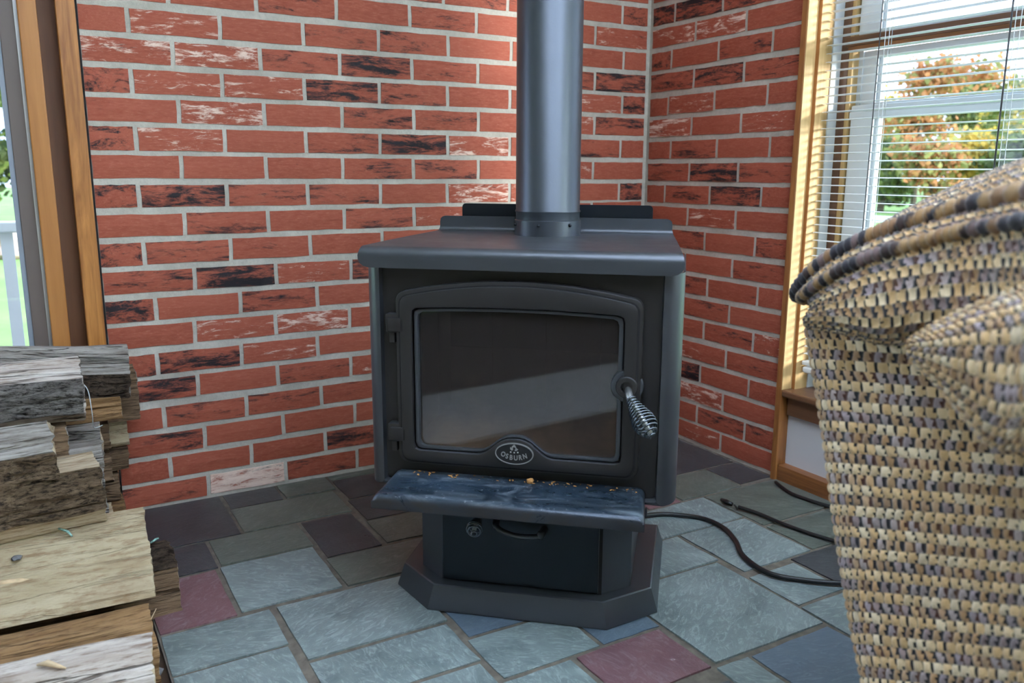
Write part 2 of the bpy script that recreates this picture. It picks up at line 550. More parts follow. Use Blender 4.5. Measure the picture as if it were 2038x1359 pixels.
def bm_tube(bm, pts, rad, seg=8, cap=True):
    pts = [Vector(p) for p in pts]
    rads = rad if hasattr(rad, '__len__') else [rad] * len(pts)
    prev = None
    nrm = None
    for i, p in enumerate(pts):
        d = (pts[min(i + 1, len(pts) - 1)] - pts[max(i - 1, 0)]).normalized()
        if nrm is None:
            nrm = d.orthogonal().normalized()
        nrm = (nrm - d * nrm.dot(d)).normalized()
        b = d.cross(nrm)
        ring = [bm.verts.new(p + (nrm * math.cos(2 * math.pi * k / seg) + b * math.sin(2 * math.pi * k / seg)) * rads[i]) for k in range(seg)]
        if prev:
            for k in range(seg):
                bm.faces.new((prev[k], prev[(k + 1) % seg], ring[(k + 1) % seg], ring[k]))
        elif cap:
            bm.faces.new(list(reversed(ring)))
        prev = ring
    if cap:
        bm.faces.new(prev)
def tube(name, pts, rad, mat, parent=None, seg=8):
    bm = bmesh.new()
    bm_tube(bm, pts, rad, seg)
    return mesh_obj(name, bm, mat, parent, True)
def lathe(name, prof, mat, parent=None, seg=40, loc=None):
    """profile of (radius, z)"""
    bm = bmesh.new()
    prev = None
    for r, z in prof:
        ring = [bm.verts.new((r * math.cos(2 * math.pi * k / seg), r * math.sin(2 * math.pi * k / seg), z)) for k in range(seg)]
        if prev:
            for k in range(seg):
                bm.faces.new((prev[k], prev[(k + 1) % seg], ring[(k + 1) % seg], ring[k]))
        prev = ring
    o = mesh_obj(name, bm, mat, parent, True, loc)
    return ss(o, 40)

# ================================================================== THE SETTING
H = 0.078
LP = 0.2348
UC = 7.488
ROWS_L = {1: (0.0049, -0.0032, 0.00158), 2: (0.0186, -0.0065, 0.00244), 3: (0.0032, -0.0077, 0.00346), 4: (0.0119, -0.0079, 0.00228), 5: (-0.0045, -0.001, 0.00145), 6: (0.0075, -0.0039, 0.0031), 7: (-0.0027, 0.0022, 0.00122), 8: (0.0127, -0.0007, 0.00216), 9: (0.007, 0.0015, 0.00066), 10: (-0.0046, 0.0015, 0.00259), 11: (-0.0088, 0.0023, 0.00135), 12: (-0.0047, 0.0043, -0.00031), 13: (-0.0078, 0.0054, -0.0007), 14: (-0.0018, 0.0016, -3e-05), 15: (-0.0046, -0.001, 0.00056), 16: (-0.0008, -0.0039, 0.00091), 17: (-0.0073, -0.0041, 0.00057), 18: (0.002, -0.0051, 0.00086), 19: (-0.0108, 0.0011, -0.00042), 20: (-0.0113, -0.0004, 0)}
ROWS_R = {1: (-0.0062, 0.0001, 0), 2: (-0.0152, -0.0071, 0), 3: (-0.0073, -0.0096, 0), 4: (-0.0087, -0.0103, 0), 5: (-0.0033, -0.0104, 0), 6: (-0.0019, -0.0075, 0), 7: (0.0003, -0.0100, 0), 8: (0.0052, -0.0089, 0), 9: (0.0021, -0.0085, 0), 10: (-0.0194, -0.0054, 0), 11: (0.0048, -0.0025, 0), 12: (-0.0059, -0.0046, 0.00139), 13: (0.0039, -0.0035, 0), 14: (0.0168, -0.0029, 0.00027), 15: (0.0044, -0.0025, 0), 16: (-0.0058, -0.0062, 0.00377), 17: (0.0052, 0.0015, 0), 18: (0.0023, -0.0021, 0.0027), 19: (0.0041, 0.0011, 0), 20: (0.0116, -0.0013, 0)}
CLS_L = {20: 'pddpdddpd', 19: 'ppdpdppw', 18: 'pwpddpppp', 17: 'WWdDdpdD', 16: 'dwwDdppwD', 15: 'pWpddpwd', 14: 'dwpdDWpdp', 13: 'pppddpwp', 12: 'dDddpWwpD',
         11: 'pdpdwppp', 10: 'ddpppdppp', 9: 'dDwDdppp', 8: 'Dpdppdppp', 7: 'pwWppppd', 6: 'dDwpppdpp', 5: 'DpdwpppD', 4: 'pdddppppp', 3: 'dpppppdp', 2: 'pppdpdppp', 1: 'dXdppppp'}
CLS_R = {20: 'DDdp', 19: 'wWp', 18: 'dpdp', 17: 'dDd', 16: 'pwpp', 15: 'Wpw', 14: 'pdpp', 13: 'dDd', 12: 'pdDp', 11: 'pwp', 10: 'pdpd', 9: 'ppd', 8: 'pdpp', 7: 'pdp', 6: 'ppdw', 5: 'pwd', 4: 'pDpp', 3: 'pWp', 2: 'ppdd', 1: 'pwp'}

def brick_bm(bm, cx, cz, sx, sz, seed, T=None, depth=.016, unit=False):
    rg = random.Random(seed)
    nx, nz = 6, 3
    g = {}
    for i in range(nx):
        for k in range(nz):
            x = i / (nx - 1) - .5
            z = k / (nz - 1) - .5
            edge = i in (0, nx - 1) or k in (0, nz - 1)
            jx = rg.uniform(-.006, .006) if i in (0, nx - 1) else rg.uniform(-.02, .02)
            jz = rg.uniform(-.02, .02)
            y = rg.uniform(0, .08) + (.14 if edge else 0)
            g[i, k] = (x + jx, y, z + jz)
    vs = {}
    for key, (x, y, z) in g.items():
        c = Vector((cx + x * sx, y * depth, cz + z * sz))
        vs[key] = bm.verts.new(T @ c if T else c)
    per = [(i, 0) for i in range(nx)] + [(nx - 1, k) for k in range(1, nz)] + [(i, nz - 1) for i in range(nx - 2, -1, -1)] + [(0, k) for k in range(nz - 2, 0, -1)]
    fs = []
    for i in range(nx - 1):
        for k in range(nz - 1):
            fs.append(bm.faces.new((vs[i, k], vs[i + 1, k], vs[i + 1, k + 1], vs[i, k + 1])))
    back = []
    for key in per:
        x, y, z = g[key]
        c = Vector((cx + x * 1.0 * sx, depth, cz + z * sz))
        back.append(bm.verts.new(T @ c if T else c))
    n = len(per)
    for a in range(n):
        b = (a + 1) % n
        fs.append(bm.faces.new((vs[per[a]], back[a], back[b], vs[per[b]])))
    return fs
BRICK_ME = {}
def brick_mesh(cls, var):
    if (cls, var) not in BRICK_ME:
        bm = bmesh.new()
        brick_bm(bm, 0, 0, 1, 1, 100 + var, depth=1.0)
        bmesh.ops.recalc_face_normals(bm, faces=bm.faces)
        me = bpy.data.meshes.new('brick')
        bm.to_mesh(me); bm.free()
        me.materials.append(MB[cls])
        BRICK_ME[cls, var] = me
    return BRICK_ME[cls, var]

wall_left = box('wall_left', (-1.878, .12, .0055, .14, -.02, 2.5), M_MORTAR)
tag(wall_left, 'red brick wall with pale grey mortar behind the stove', kind='structure')
wall_right = box('wall_right', (.0055, .12, -.735, .0055, -.02, 2.5), M_MORTAR)
tag(wall_right, 'narrow red brick wall between the corner and the window', kind='structure')
nb = 0
def lay(wall, c, a, b, zc, cls, rz):
    global nb
    nb += 1
    o = bpy.data.objects.new('brick', brick_mesh(cls, nb % 4))
    link(o, wall)
    mid = (a + b) / 2
    h = .0612 + random.uniform(-.001, .001)
    if rz == 0:
        o.location = (mid, random.uniform(0, .0012), zc)
    else:
        o.location = (random.uniform(0, .0012), -mid, zc)
        o.rotation_euler = (0, 0, -math.pi / 2)
    o.scale = (b - a, .016, h)
for c in range(1, 21):
    dx, i0, s = ROWS_L[c]
    us = [k + (.5 if c % 2 else 0) for k in range(0, 8)]
    if c % 2: us = [.5 + k for k in range(0, 7)]
    xs = [-1.873 - .006] + [(u - UC) * LP + dx + random.uniform(-.0015, .0015) for u in us] + [-.005]
    ul = [-.5] + us + [7.5]
    for k in range(len(xs) - 1):
        um = (ul[k] + ul[k + 1]) / 2
        lay(wall_left, c, xs[k] + .006, xs[k + 1] - .006, (c - .5) * H + i0 + s * um, CLS_L[c][k], 0)
    dx, i0, s = ROWS_R[c]
    us = [1, 2] if c % 2 else [.5, 1.5, 2.5]
    ys = [.006] + [u * LP + dx for u in us] + [.718 + .006]
    ul = [0] + us + [3]
    for k in range(len(ys) - 1):
        um = (ul[k] + ul[k + 1]) / 2
        lay(wall_right, c, ys[k] + .006, ys[k + 1] - .006, (c - .5) * H + i0 + s * um, CLS_R[c][k], 1)
# courses above the picture, joined
bm = bmesh.new()
keys = list('pdDwW')
TR = Matrix.Rotation(-math.pi / 2, 4, 'Z')
for c in range(21, 33):
    for wl in (0, 1):
        us = [k + (.5 if c % 2 else 0) for k in range(-1, 8)]
        xs = ([-1.879] + [(u - UC) * LP for u in us if -1.8 < (u - UC) * LP < -.05] + [-.005]) if not wl else ([.006] + [u * LP for u in ([1, 2] if c % 2 else [.5, 1.5, 2.5])] + [.724])
        for k in range(len(xs) - 1):
            a, b = xs[k] + .006, xs[k + 1] - .006
            fs = brick_bm(bm, (a + b) / 2, (c - .5) * H, b - a, .061, c * 50 + k + wl * 900, TR if wl else None)
            mi = random.choices(range(5), (8, 5, 2, 3, 1))[0]
            for f in fs: f.material_index = mi
bmesh.ops.recalc_face_normals(bm, faces=bm.faces)
o = mesh_obj('upper_brick_courses', bm, [MB[k] for k in keys], wall_left)
o['kind'] = 'stuff'

# ------------------------------------------------------------------ floor
floor = box('floor', (-5.0, .14, -4.8, .14, -.08, -.018), M_DARKFLOOR)
tag(floor, 'floor of multi-coloured slate tiles with recessed grout', kind='structure')
box('grout_bed', (-1.884, .02, -2.7, .004, -.02, -.0045), M_GROUT, floor)
box('floor_reflector', (-2.95, -2.32, -3.6, -.9, -.02, -.006), M_REFLECTOR, floor)  # unseen pale slab added to give the fire glass a bright reflection
G = .0045
TILES = [  # x0 x1 y0 y1 kind
 (-1.603, -1.440, -.124, 0, 'k'), (-1.440, -1.277, -.124, 0, 'o'), (-1.884, -1.607, -.312, 0, 'k'), (-1.607, -1.292, -.312, -.128, 'o'),  # dark kinds at the back left paint in the log pile's shadow
 (-1.703, -1.459, -.484, -.316, 'o'), (-1.709, -1.466, -.740, -.487, 'g'), (-1.455, -1.299, -.570, -.317, 'k'), (-1.463, -1.130, -.742, -.573, 'o'),
 (-1.884, -1.705, -.492, -.316, 'k'), (-1.884, -1.714, -.750, -.496, 'r'), (-1.884, -1.645, -.922, -.754, 'g'), (-1.884, -1.650, -1.172, -.925, 'g'),
 (-1.637, -1.316, -1.001, -.752, 'g'), (-1.638, -1.324, -1.172, -1.005, 'g'), (-1.638, -1.330, -1.426, -1.176, 'g'),
 (-1.275, -1.020, -.046, 0, 'o'), (-1.275, -1.020, -.222, -.048, 'k'), (-1.284, -1.110, -.396, -.226, 'k'), (-1.290, -1.110, -.565, -.400, 'o'),
 (-1.312, -1.080, -1.085, -.752, 'b'), (-1.322, -1.082, -1.251, -1.089, 'g'), (-1.079, -.921, -1.251, -.992, 'b'), (-1.159, -.934, -1.427, -1.255, 'r'),
 (-1.328, -1.163, -1.500, -1.255, 'g'), (-.922, -.597, -1.421, -1.082, 'g'), (-.922, -.584, -1.079, -.914, 'g'), (-.660, -.328, -.910, -.738, 'g'),
 (-.402, -.152, -.731, -.553, 'o'), (-.402, -.008, -.550, -.250, 'k'), (-.150, -.008, -.716, -.553, 'k'), (-.325, -.010, -.981, -.734, 'o'),
 (-.328, -.080, -1.156, -.985, 'o'), (-.580, -.331, -1.159, -.912, 'g'), (-.593, -.427, -1.341, -1.178, 'g'), (-.425, -.250, -1.341, -1.160, 'k'),
 (-.598, -.350, -1.600, -1.346, 'g'), (-.841, -.601, -1.680, -1.428, 'b'), (-.935, -.845, -1.680, -1.428, 'g'), (-.535, -.405, -.734, -.560, 'r')]
RGT = random.Random(3)
U = .0815
occ = lambda x, y: any(a < x < b and c < y < d for a, b, c, d, _ in TILES)
cells = {}
NXC, NYC = 23, 31
for i in range(NXC):
    for j in range(NYC):
        cells[i, j] = occ(-1.884 + (i + .5) * U, -(j + .5) * U)
fill = []
for j in range(NYC):
    for i in range(NXC):
        if cells[i, j]: continue
        w = h = 1
        mw, mh = RGT.choice(((2, 2), (3, 2), (2, 3), (4, 2), (3, 3)))
        while w < mw and i + w < NXC and not cells[i + w, j]: w += 1
        while h < mh and j + h < NYC and all(not cells[i + q, j + h] for q in range(w)): h += 1
        for q in range(w):
            for r in range(h): cells[i + q, j + r] = True
        x0, x1, y1, y0 = -1.884 + i * U, -1.884 + (i + w) * U, -j * U, -(j + h) * U
        # shrink away from measured tiles
        for a, b, c, d, _ in TILES:
            ox, oy = min(x1, b) - max(x0, a), min(y1, d) - max(y0, c)
            if ox > 0 and oy > 0:
                if ox < oy:
                    if a > x0: x1 = a
                    else: x0 = b
                else:
                    if c > y0: y1 = c
                    else: y0 = d
        if x1 - x0 > .03 and y1 - y0 > .03:
            fill.append((x0, x1, y0, y1, RGT.choice('gggokbo')))
for (x0, x1, y0, y1, kd) in TILES + fill:
    bm = bmesh.new()
    sx, sy = x1 - x0 - 2 * G, y1 - y0 - 2 * G
    n = 3
    # slightly uneven top with chipped edges
    top = []
    t0 = RGT.uniform(-.0012, .0012)
    bot = []
    nx = ny = 4
    vt = {}
    for i in range(nx + 1):
        for j in range(ny + 1):
            e = i in (0, nx) or j in (0, ny)
            jx = RGT.uniform(-.0015, .0015)
            jy = RGT.uniform(-.0015, .0015)
            vt[i, j] = bm.verts.new((-sx / 2 + sx * i / nx + jx, -sy / 2 + sy * j / ny + jy, t0 + RGT.uniform(-.0009, .0009) - (.0012 if e else 0)))
    for i in range(nx):
        for j in range(ny):
            bm.faces.new((vt[i, j], vt[i + 1, j], vt[i + 1, j + 1], vt[i, j + 1]))
    per = [(i, 0) for i in range(nx)] + [(nx, j) for j in range(ny)] + [(i, ny) for i in range(nx, 0, -1)] + [(0, j) for j in range(ny, 0, -1)]
    lo = [bm.verts.new(vt[k].co + Vector((0, 0, -.012))) for k in per]
    for a in range(len(per)):
        b = (a + 1) % len(per)
        bm.faces.new((vt[per[a]], lo[a], lo[b], vt[per[b]]))
    bmesh.ops.recalc_face_normals(bm, faces=bm.faces)
    mesh_obj('slate_tile', bm, MS[kd], floor, loc=((x0 + x1) / 2, (y0 + y1) / 2, 0))

# ------------------------------------------------------------------ room shell out of frame: a sunroom, its unseen openings added to let in light
bm = bmesh.new()
bm_box(bm, -5.0, .14, -1.5, .14, 2.5, 2.6)
bm_box(bm, -5.0, .14, -4.9, -3.9, 2.5, 2.6)
bm_box(bm, -5.0, -2.4, -3.9, -1.5, 2.5, 2.6)
bm_box(bm, -1.4, -1.3, -3.9, -1.5, 2.5, 2.6)
bm_box(bm, -.2, .14, -3.9, -1.5, 2.5, 2.6)
ceiling = tag(mesh_obj('ceiling', bm, M_PLASTER), 'white ceiling with two unseen openings added for fill light', kind='structure')
for x0, x1 in ((-2.4, -1.4), (-1.3, -.2)):
    box('roof_fill_panel', (x0, x1, -3.9, -1.5, 2.55, 2.552), M_DIFFUSER, ceiling)  # unseen translucent panel added to spread fill light from above
def wall_with_opening(name, parts):
    bm = bmesh.new()
    for p in parts: bm_box(bm, *p)
    return tag(mesh_obj(name, bm, M_ROOMWALL if name in ('wall_back', 'wall_far') else M_PLASTER), kind='structure')
wall_with_opening('wall_back', [(-5, .14, -4.9, -4.8, 0, .15), (-5, .14, -4.9, -4.8, 2.2, 2.5), (-5, -.9, -4.9, -4.8, .15, 2.2), (-.15, .14, -4.9, -4.8, .15, 2.2)])
wall_with_opening('wall_far', [(-5.1, -5, -4.8, .14, 0, 2.5)])
wall_with_opening('wall_front', [(-5, -1.885, .03, .14, 2.1, 2.5), (-5, -4.1, .03, .14, 0, 2.1)])
wall_with_opening('wall_window', [(.03, .14, -4.8, -.7386, 2.12, 2.5), (.03, .14, -4.8, -.7386, 0, .27), (.03, .14, -1.95, -1.753, .27, 2.12), (.03, .14, -4.8, -4.4, .27, 2.12), (.03, .14, -3.2, -3.05, .27, 2.12)])
for y0, y1 in ((-4.4, -3.2), (-3.05, -1.95)):
    box('side_fill_panel', (.06, .062, y0, y1, .27, 2.12), M_DIFFUSER, bpy.data.objects['wall_window'])  # unseen diffusing panel added in the opening as soft side fill
box('back_fill_panel', (-.9, -.15, -4.85, -4.848, .15, 2.2), M_DIFFUSER, bpy.data.objects['wall_back'])  # unseen diffuser added behind the camera to soften incoming light

# ------------------------------------------------------------------ window on the right and its joinery
tag(box('trim_1', (-.02, .0246, -.7386, -.718, -.005, 2.3), M_TRIM, bevel=.0015), 'oak post at the end of the right brick wall', kind='structure')
tag(box('trim_sunlit', (-.0185, .0246, -.7412, -.7386, .297, 2.3), M_PINE, bevel=.0008), 'pale strip standing in for sunlight on the side of the post', kind='structure')  # strip added: its paler colour stands in for sunlight on the post
tag(box('trim_2', (.0235, .03, -.7530, -.7386, .297, 2.15), M_TRIM), 'dark groove strip beside the window jamb', kind='structure')
tag(box('trim_3', (-.012, .03, -1.80, -.739, -.005, .047), M_TRIMH, bevel=.002), 'low oak baseboard under the window panel', kind='structure')
tag(box('wall_panel', (.022, .032, -1.80, -.739, .045, .235), M_PAINT), 'pale grey painted panel under the window sill', kind='structure')
window = empty('window_1', (0, 0, 0))
tag(window, 'double hung window with oak frame and white vinyl sashes', kind='structure')
W0, W1 = -.7534, -1.753
box('jamb', (.0252, .116, W0, W0 + .0145, .297, 2.13), M_PINE, window)
box('jamb_liner', (.078, .1165, W0 - .004, W0, .297, 2.09), M_VINYL, window)
box('jamb', (.0246, .116, W1 - .016, W1, .295, 2.13), M_PINE, window)
box('head', (.0246, .14, W1, W0, 2.09, 2.13), M_PINE, window)
box('sill', (-.018, .12, -1.80, -.7392, .275, .297), M_SILL, window, bevel=.005)
box('apron', (.006, .03, -1.78, -.745, .213, .275), M_SILL, window, bevel=.002)
for k, (y0, y1) in enumerate(((W0 - .0306, W0), (W1, W1 + .0306))):
    box('side_stop', (.116, .15, y0, y1, .297, 2.09), M_DKWOOD if 0 else M_SILL, window)
for y0, y1 in ((-.7982, -.784), (-1.722, -1.708)):
    box('side_bead', (.118, .15, y0, y1, .297, 1.335), M_PINE, window)
    box('side_bead', (.118, .15, y0, y1, 1.364, 2.09), M_PINE, window)
box('mullion', (.108, .15, W1 + .02, W0 - .02, 1.336, 1.364), M_SILL, window, bevel=.002)
box('mullion_bead', (.112, .15, W1 + .03, W0 - .03, 1.324, 1.336), M_TRIMH, window)
for y0, y1 in ((-.812, -.797), (-1.711, -1.696)):
    box('sash_channel', (.146, .185, y0, y1, .297, 2.09), M_VINYL, window)
# vinyl sashes
def sash(nm, y0, y1, z0, z1, x0, x1, wid, bot):
    s = empty(nm, (0, 0, 0)); s.parent = window
    box('stile', (x0, x1, y1, y1 + wid, z0, z1), M_VINYL, s, bevel=.004)
    box('stile', (x0, x1, y0 - wid, y0, z0, z1), M_VINYL, s, bevel=.004)
    box('inner_lip', (x0 + .012, x1 + .004, y0 - wid - .012, y0 - wid, z0, z1), M_VINYL, s, bevel=.002)
    box('rail', (x0, x1, y1 + wid, y0 - wid, z0, z0 + bot), M_VINYL, s, bevel=.004)
    box('rail', (x0, x1, y1 + wid, y0 - wid, z1 - .022, z1), M_VINYL, s, bevel=.004)
    box('pane', (x0 + .018, x0 + .022, y1 + wid, y0 - wid, z0 + bot, z1 - .022), M_DIMGLASS, s)
sash('upper_sash', -.803, -1.705, 1.364, 2.09, .128, .165, .072, .012)
sash('middle_sash', -.803, -1.705, 1.142, 1.324, .150, .178, .055, .034)
sash('lower_sash', -.803, -1.705, .297, 1.168, .122, .150, .078, .06)
box('meeting_rail', (.118, .150, -1.705, -.80, 1.130, 1.150), M_VINYL, window, bevel=.004)
# horizontal blind
blind = empty('window_blind', (.057, -1.25, .36))
tag(blind, 'white horizontal slatted blind hanging in the window beside the brick wall', 'blind')
SL = 0.0237
nsl = 70
bm = bmesh.new()
NS = 5
yl, yr = -.762 + 1.25, -1.742 + 1.25
rows_ = []
for q in range(NS):
    t = q / (NS - 1) - .5
    rows_.append((t * .025, .0022 * (1 - 4 * t * t)))
va = [bm.verts.new((x, yl, z)) for x, z in rows_]; vb = [bm.verts.new((x, yr, z)) for x, z in rows_]
vc = [bm.verts.new((x, yl, z - .0009)) for x, z in rows_]; vd = [bm.verts.new((x, yr, z - .0009)) for x, z in rows_]
for q in range(NS - 1):
    bm.faces.new((va[q], va[q + 1], vb[q + 1], vb[q])); bm.faces.new((vc[q], vd[q], vd[q + 1], vc[q + 1]))
bm.faces.new((va[0], vb[0], vd[0], vc[0])); bm.faces.new((va[-1], vc[-1], vd[-1], vb[-1]))
bmesh.ops.recalc_face_normals(bm, faces=bm.faces)
slat_me = bpy.data.meshes.new('slat'); bm.to_mesh(slat_me); bm.free(); slat_me.materials.append(M_BLIND)
for k in range(nsl):
    z = 1.3848 + (28 - k) * SL
    if z < .40: break
    o = bpy.data.objects.new('slat', slat_me); link(o, blind)
    o.location = (0, 0, z - .36)
    o.rotation_euler = (0, math.radians(2 + random.uniform(-.6, .6)), random.uniform(-.0006, .0006))
box('bottom_rail', (-.016, .016, yr, yl, .352 - .36, .372 - .36), M_BLIND, blind, bevel=.006, seg=3)
box('bottom_slats', (-.014, .014, yr, yl + .005, .376 - .36, .390 - .36), M_BLIND, blind, bevel=.004)
box('head_rail', (-.018, .018, yr, yl, 2.055 - .36, 2.088 - .36), M_BLIND, blind)
for yy in (-.958, -1.00 + .03, -1.312, -1.325, -1.60):
    tube('ladder_cord', [(-.014, yy + 1.25, 0), (-.014, yy + 1.25, 1.7)], .0009, M_CORD, blind, 6)
tube('ladder_cord', [(.014, -.958 + 1.25, 0), (.014, -.958 + 1.25, 1.7)], .0009, M_CORD, blind, 6)
tube('wand', [(-.022, -.946 + 1.25, .45), (-.024, -.950 + 1.25, 1.7)], .0016, M_WAND, blind, 6)
tube('pull_cord', [(-.022, -1.306 + 1.25, .2), (-.022, -1.306 + 1.25, 1.7)], .0022, M_WAND, blind, 6)

# ------------------------------------------------------------------ sliding glass door on the left wall
door = empty('door_1', (0, 0, 0))
tag(door, 'sliding glass door with honey wood frame left of the brick wall', kind='structure')
box('casing', (-1.925, -1.880, -.020, .02, -.01, 2.2), M_OAK, door, bevel=.002)
box('casing_gap', (-1.8795, -1.874, -.002, .02, -.01, 2.2), M_GAP, door)
box('jamb_dark', (-1.968, -1.9205, .022, .06, -.01, 2.15), M_DKWOOD, door, bevel=.002)
box('jamb_honey', (-2.009, -1.966, .006, .06, -.01, 2.15), M_MAPLE, door, bevel=.003)
box('weather_strip', (-2.017, -2.008, .028, .06, -.01, 2.12), M_ALU, door)
box('panel_stile', (-2.052, -2.016, .03, .075, -.01, 2.12), M_TAUPE, door, bevel=.002)
box('panel_seal', (-2.064, -2.051, .034, .07, -.01, 2.12), M_GREYMET, door)
box('pane', (-3.0, -2.064, .048, .054, .06, 2.06), M_DIMGLASS, door)  # tint dims the bright outdoors seen through the door
box('panel_rail', (-3.06, -2.064, .03, .075, -.01, .06), M_TAUPE, door)
box('panel_rail', (-3.06, -2.064, .03, .075, 2.06, 2.12), M_TAUPE, door)
box('panel_stile', (-3.06, -3.0, .03, .075, -.01, 2.12), M_TAUPE, door)
box('pane', (-4.1, -3.06, .06, .066, .06, 2.06), M_GLASS, door)

# ------------------------------------------------------------------ outdoors
lawn = box('lawn', (-60, 90, -60, 90, -.75, -.7), M_GRASS)
tag(lawn, 'green lawn outside the windows', kind='structure')
def railing(name, label, p0, p1, ztop, zbot, posts, pw):
    r = empty(name, (p0[0], p0[1], zbot))
    tag(r, label, 'railing')
    d = Vector((p1[0] - p0[0], p1[1] - p0[1], 0)); L = d.length
    r.rotation_euler = (0, 0, math.atan2(d.y, d.x))
    box('top_rail', (0, L, -.03, .03, ztop - zbot - .042, ztop - zbot), M_RAIL, r, bevel=.006)
    box('bottom_rail', (0, L, -.02, .02, .0, .05), M_RAIL, r, bevel=.005)
    for q in posts:
        box('baluster', (q - pw / 2, q + pw / 2, -.014, .014, .04, ztop - zbot - .04), M_RAIL, r)
railing('deck_railing', 'white deck railing outside the sliding glass door', (-3.6, 1.2), (-2.045, 1.2), .778, .05, [1.495 - k * .105 for k in range(12)], .042)
box('deck', (-4.2, -1.2, .16, 1.35, -.70, .0), M_FLAKE)
bpy.data.objects['deck']['kind'] = 'structure'
railing('yard_railing', 'white yard railing seen through the lower window panes', (2.7, 3.0), (2.7, -3.0), .70, .30, [.4 + k * .75 for k in range(8)], .07)

def tree(name, label, loc, h, rx, rz, kinds, seed, n=900, size=.42, spread=.42, z0=.25, group=None):
    rg = random.Random(seed)
    t = empty(name, loc)
    tag(t, label, 'tree', group)
    tube('trunk', [(0, 0, 0), (.1, 0, h * .4), (rg.uniform(-.3, .3), rg.uniform(-.3, .3), h * .9)], [.16, .12, .03], M_TRUNK, t, 7)
    bm = bmesh.new()
    blobs = [(Vector((rg.gauss(0, .42) * rx, rg.gauss(0, .42) * rx, h * (z0 + (1 - z0) * rg.random() ** .8))), rg.uniform(.25, .5) * rz) for _ in range(16)]
    for _ in range(n):
        c, r = rg.choice(blobs)
        p = c + Vector((rg.gauss(0, 1), rg.gauss(0, 1), rg.gauss(0, .8))) * r * .6
        p.z = max(.3, p.z)
        a = Vector((rg.gauss(0, 1), rg.gauss(0, 1), rg.gauss(0, 1))).normalized()
        b = a.orthogonal().normalized()
        c2 = a.cross(b)
        s = size * rg.uniform(.5, 1.2)
        vs = [bm.verts.new(p + b * s * x + c2 * s * y) for x, y in ((-.5, -.35), (.5, -.35), (.35, .4), (-.35, .4))]
        f = bm.faces.new(vs)
        f.material_index = rg.randrange(len(kinds))
    mesh_obj('foliage', bm, [MLEAF[k] for k in kinds], t)
FT = (-2.05, -2.53)
def far(az, d):
    return (FT[0] + d * math.sin(math.radians(az)), FT[1] + d * math.cos(math.radians(az)), -.7)
for k, (az, d, h, rx, rz, kinds, nm, lab) in enumerate([
    (53.0, 58, 5.8, 2.3, 2.0, ('olive', 'yellow'), 'yellow_tree', 'pale yellow green tree at the left of the tree line outside the window'),
    (55.4, 46, 6.3, 1.9, 1.8, ('orange', 'orange', 'olive'), 'orange_tree', 'tall orange autumn tree outside the window'),
    (57.7, 60, 7.0, 2.2, 2.1, ('green', 'dark', 'olive'), 'green_tree', 'tall green tree to the right of the orange tree outside'),
    (59.4, 72, 6.9, 2.4, 2.2, ('green', 'olive'), 'green_tree', 'shorter olive green tree in the middle of the tree line outside'),
    (61.6, 54, 6.4, 2.2, 2.0, ('olive', 'yellow', 'green'), 'olive_tree', 'tall olive yellow tree near the right edge outside'),
    (64.4, 62, 7.4, 2.4, 2.2, ('green', 'olive'), 'green_tree', 'green tree at the far right of the tree line outside'),
    (53.6, 40, 2.7, 1.5, 1.2, ('green', 'dark'), 'shrub_tree', 'low dark green tree beneath the yellow tree outside'),
    (58.4, 42, 3.0, 1.5, 1.2, ('yellow', 'yellow', 'olive'), 'yellow_tree', 'low bright yellow tree below the green tree outside'),
    (61.2, 40, 2.9, 1.6, 1.2, ('dark', 'green', 'dark'), 'shrub_tree', 'low dark green tree below the olive yellow tree outside'),
    (56.2, 37, 2.6, 1.3, 1.1, ('orange', 'olive'), 'orange_tree', 'low orange brown tree beneath the tall orange tree outside'),
    (-1.6, 21, 3.6, 1.2, 1.1, ('green', 'dark'), 'garden_tree', 'green garden tree beyond the deck railing'),
    (3.0, 34, 5.4, 1.8, 1.6, ('green', 'olive'), 'garden_tree', 'olive green garden tree half hidden by the door frame'),
    (-8.0, 27, 5.0, 1.6, 1.4, ('dark', 'green'), 'garden_tree', 'dark garden tree at the left beyond the deck railing')]):
    tree(nm, lab, far(az, d), h, rx, rz, kinds, 50 + k, size=.24 if d > 30 else .16, n=4200, group='trees outside')
def rock(name, label, loc, r, seed, mat, squash=.7, group=None):
    bm = bmesh.new()
    bmesh.ops.create_icosphere(bm, subdivisions=2, radius=r)
    for v in bm.verts:
        v.co *= 1 + .5 * noise.noise(v.co * (1.8 / r) + Vector((seed * 3.1, 0, 0)))
        v.co.z *= squash
    o = mesh_obj(name, bm, mat, None, False, loc)
    return tag(o, label, 'stone', group)
for k, side in enumerate(('left', 'middle', 'right')):
    x, y, z = far(-3.6 + k * 2.9, 18.6)
    rock('garden_stone', '%s of three brown field stones beyond the deck railing' % side, (x, y, z + .25), .42, k, M_STONE, group='field stones beyond the deck')

# ================================================================== WOOD STOVE
S = .078 / .0667
stove = empty('wood_stove', (-1.0177 * S, -.9174 * S, 0), math.radians(-42))
tag(stove, 'dark grey cast iron wood stove with arched glass door and tall flue pipe', 'stove')
def sx(*a): return [v * S for v in a]
def arc(cx, cz, r, a0, a1, n):
    return [(cx + r * math.cos(math.radians(a0 + (a1 - a0) * k / n)), cz + r * math.sin(math.radians(a0 + (a1 - a0) * k / n))) for k in range(n + 1)]
def sc2(p): return [(a * S, b * S) for a, b in p]

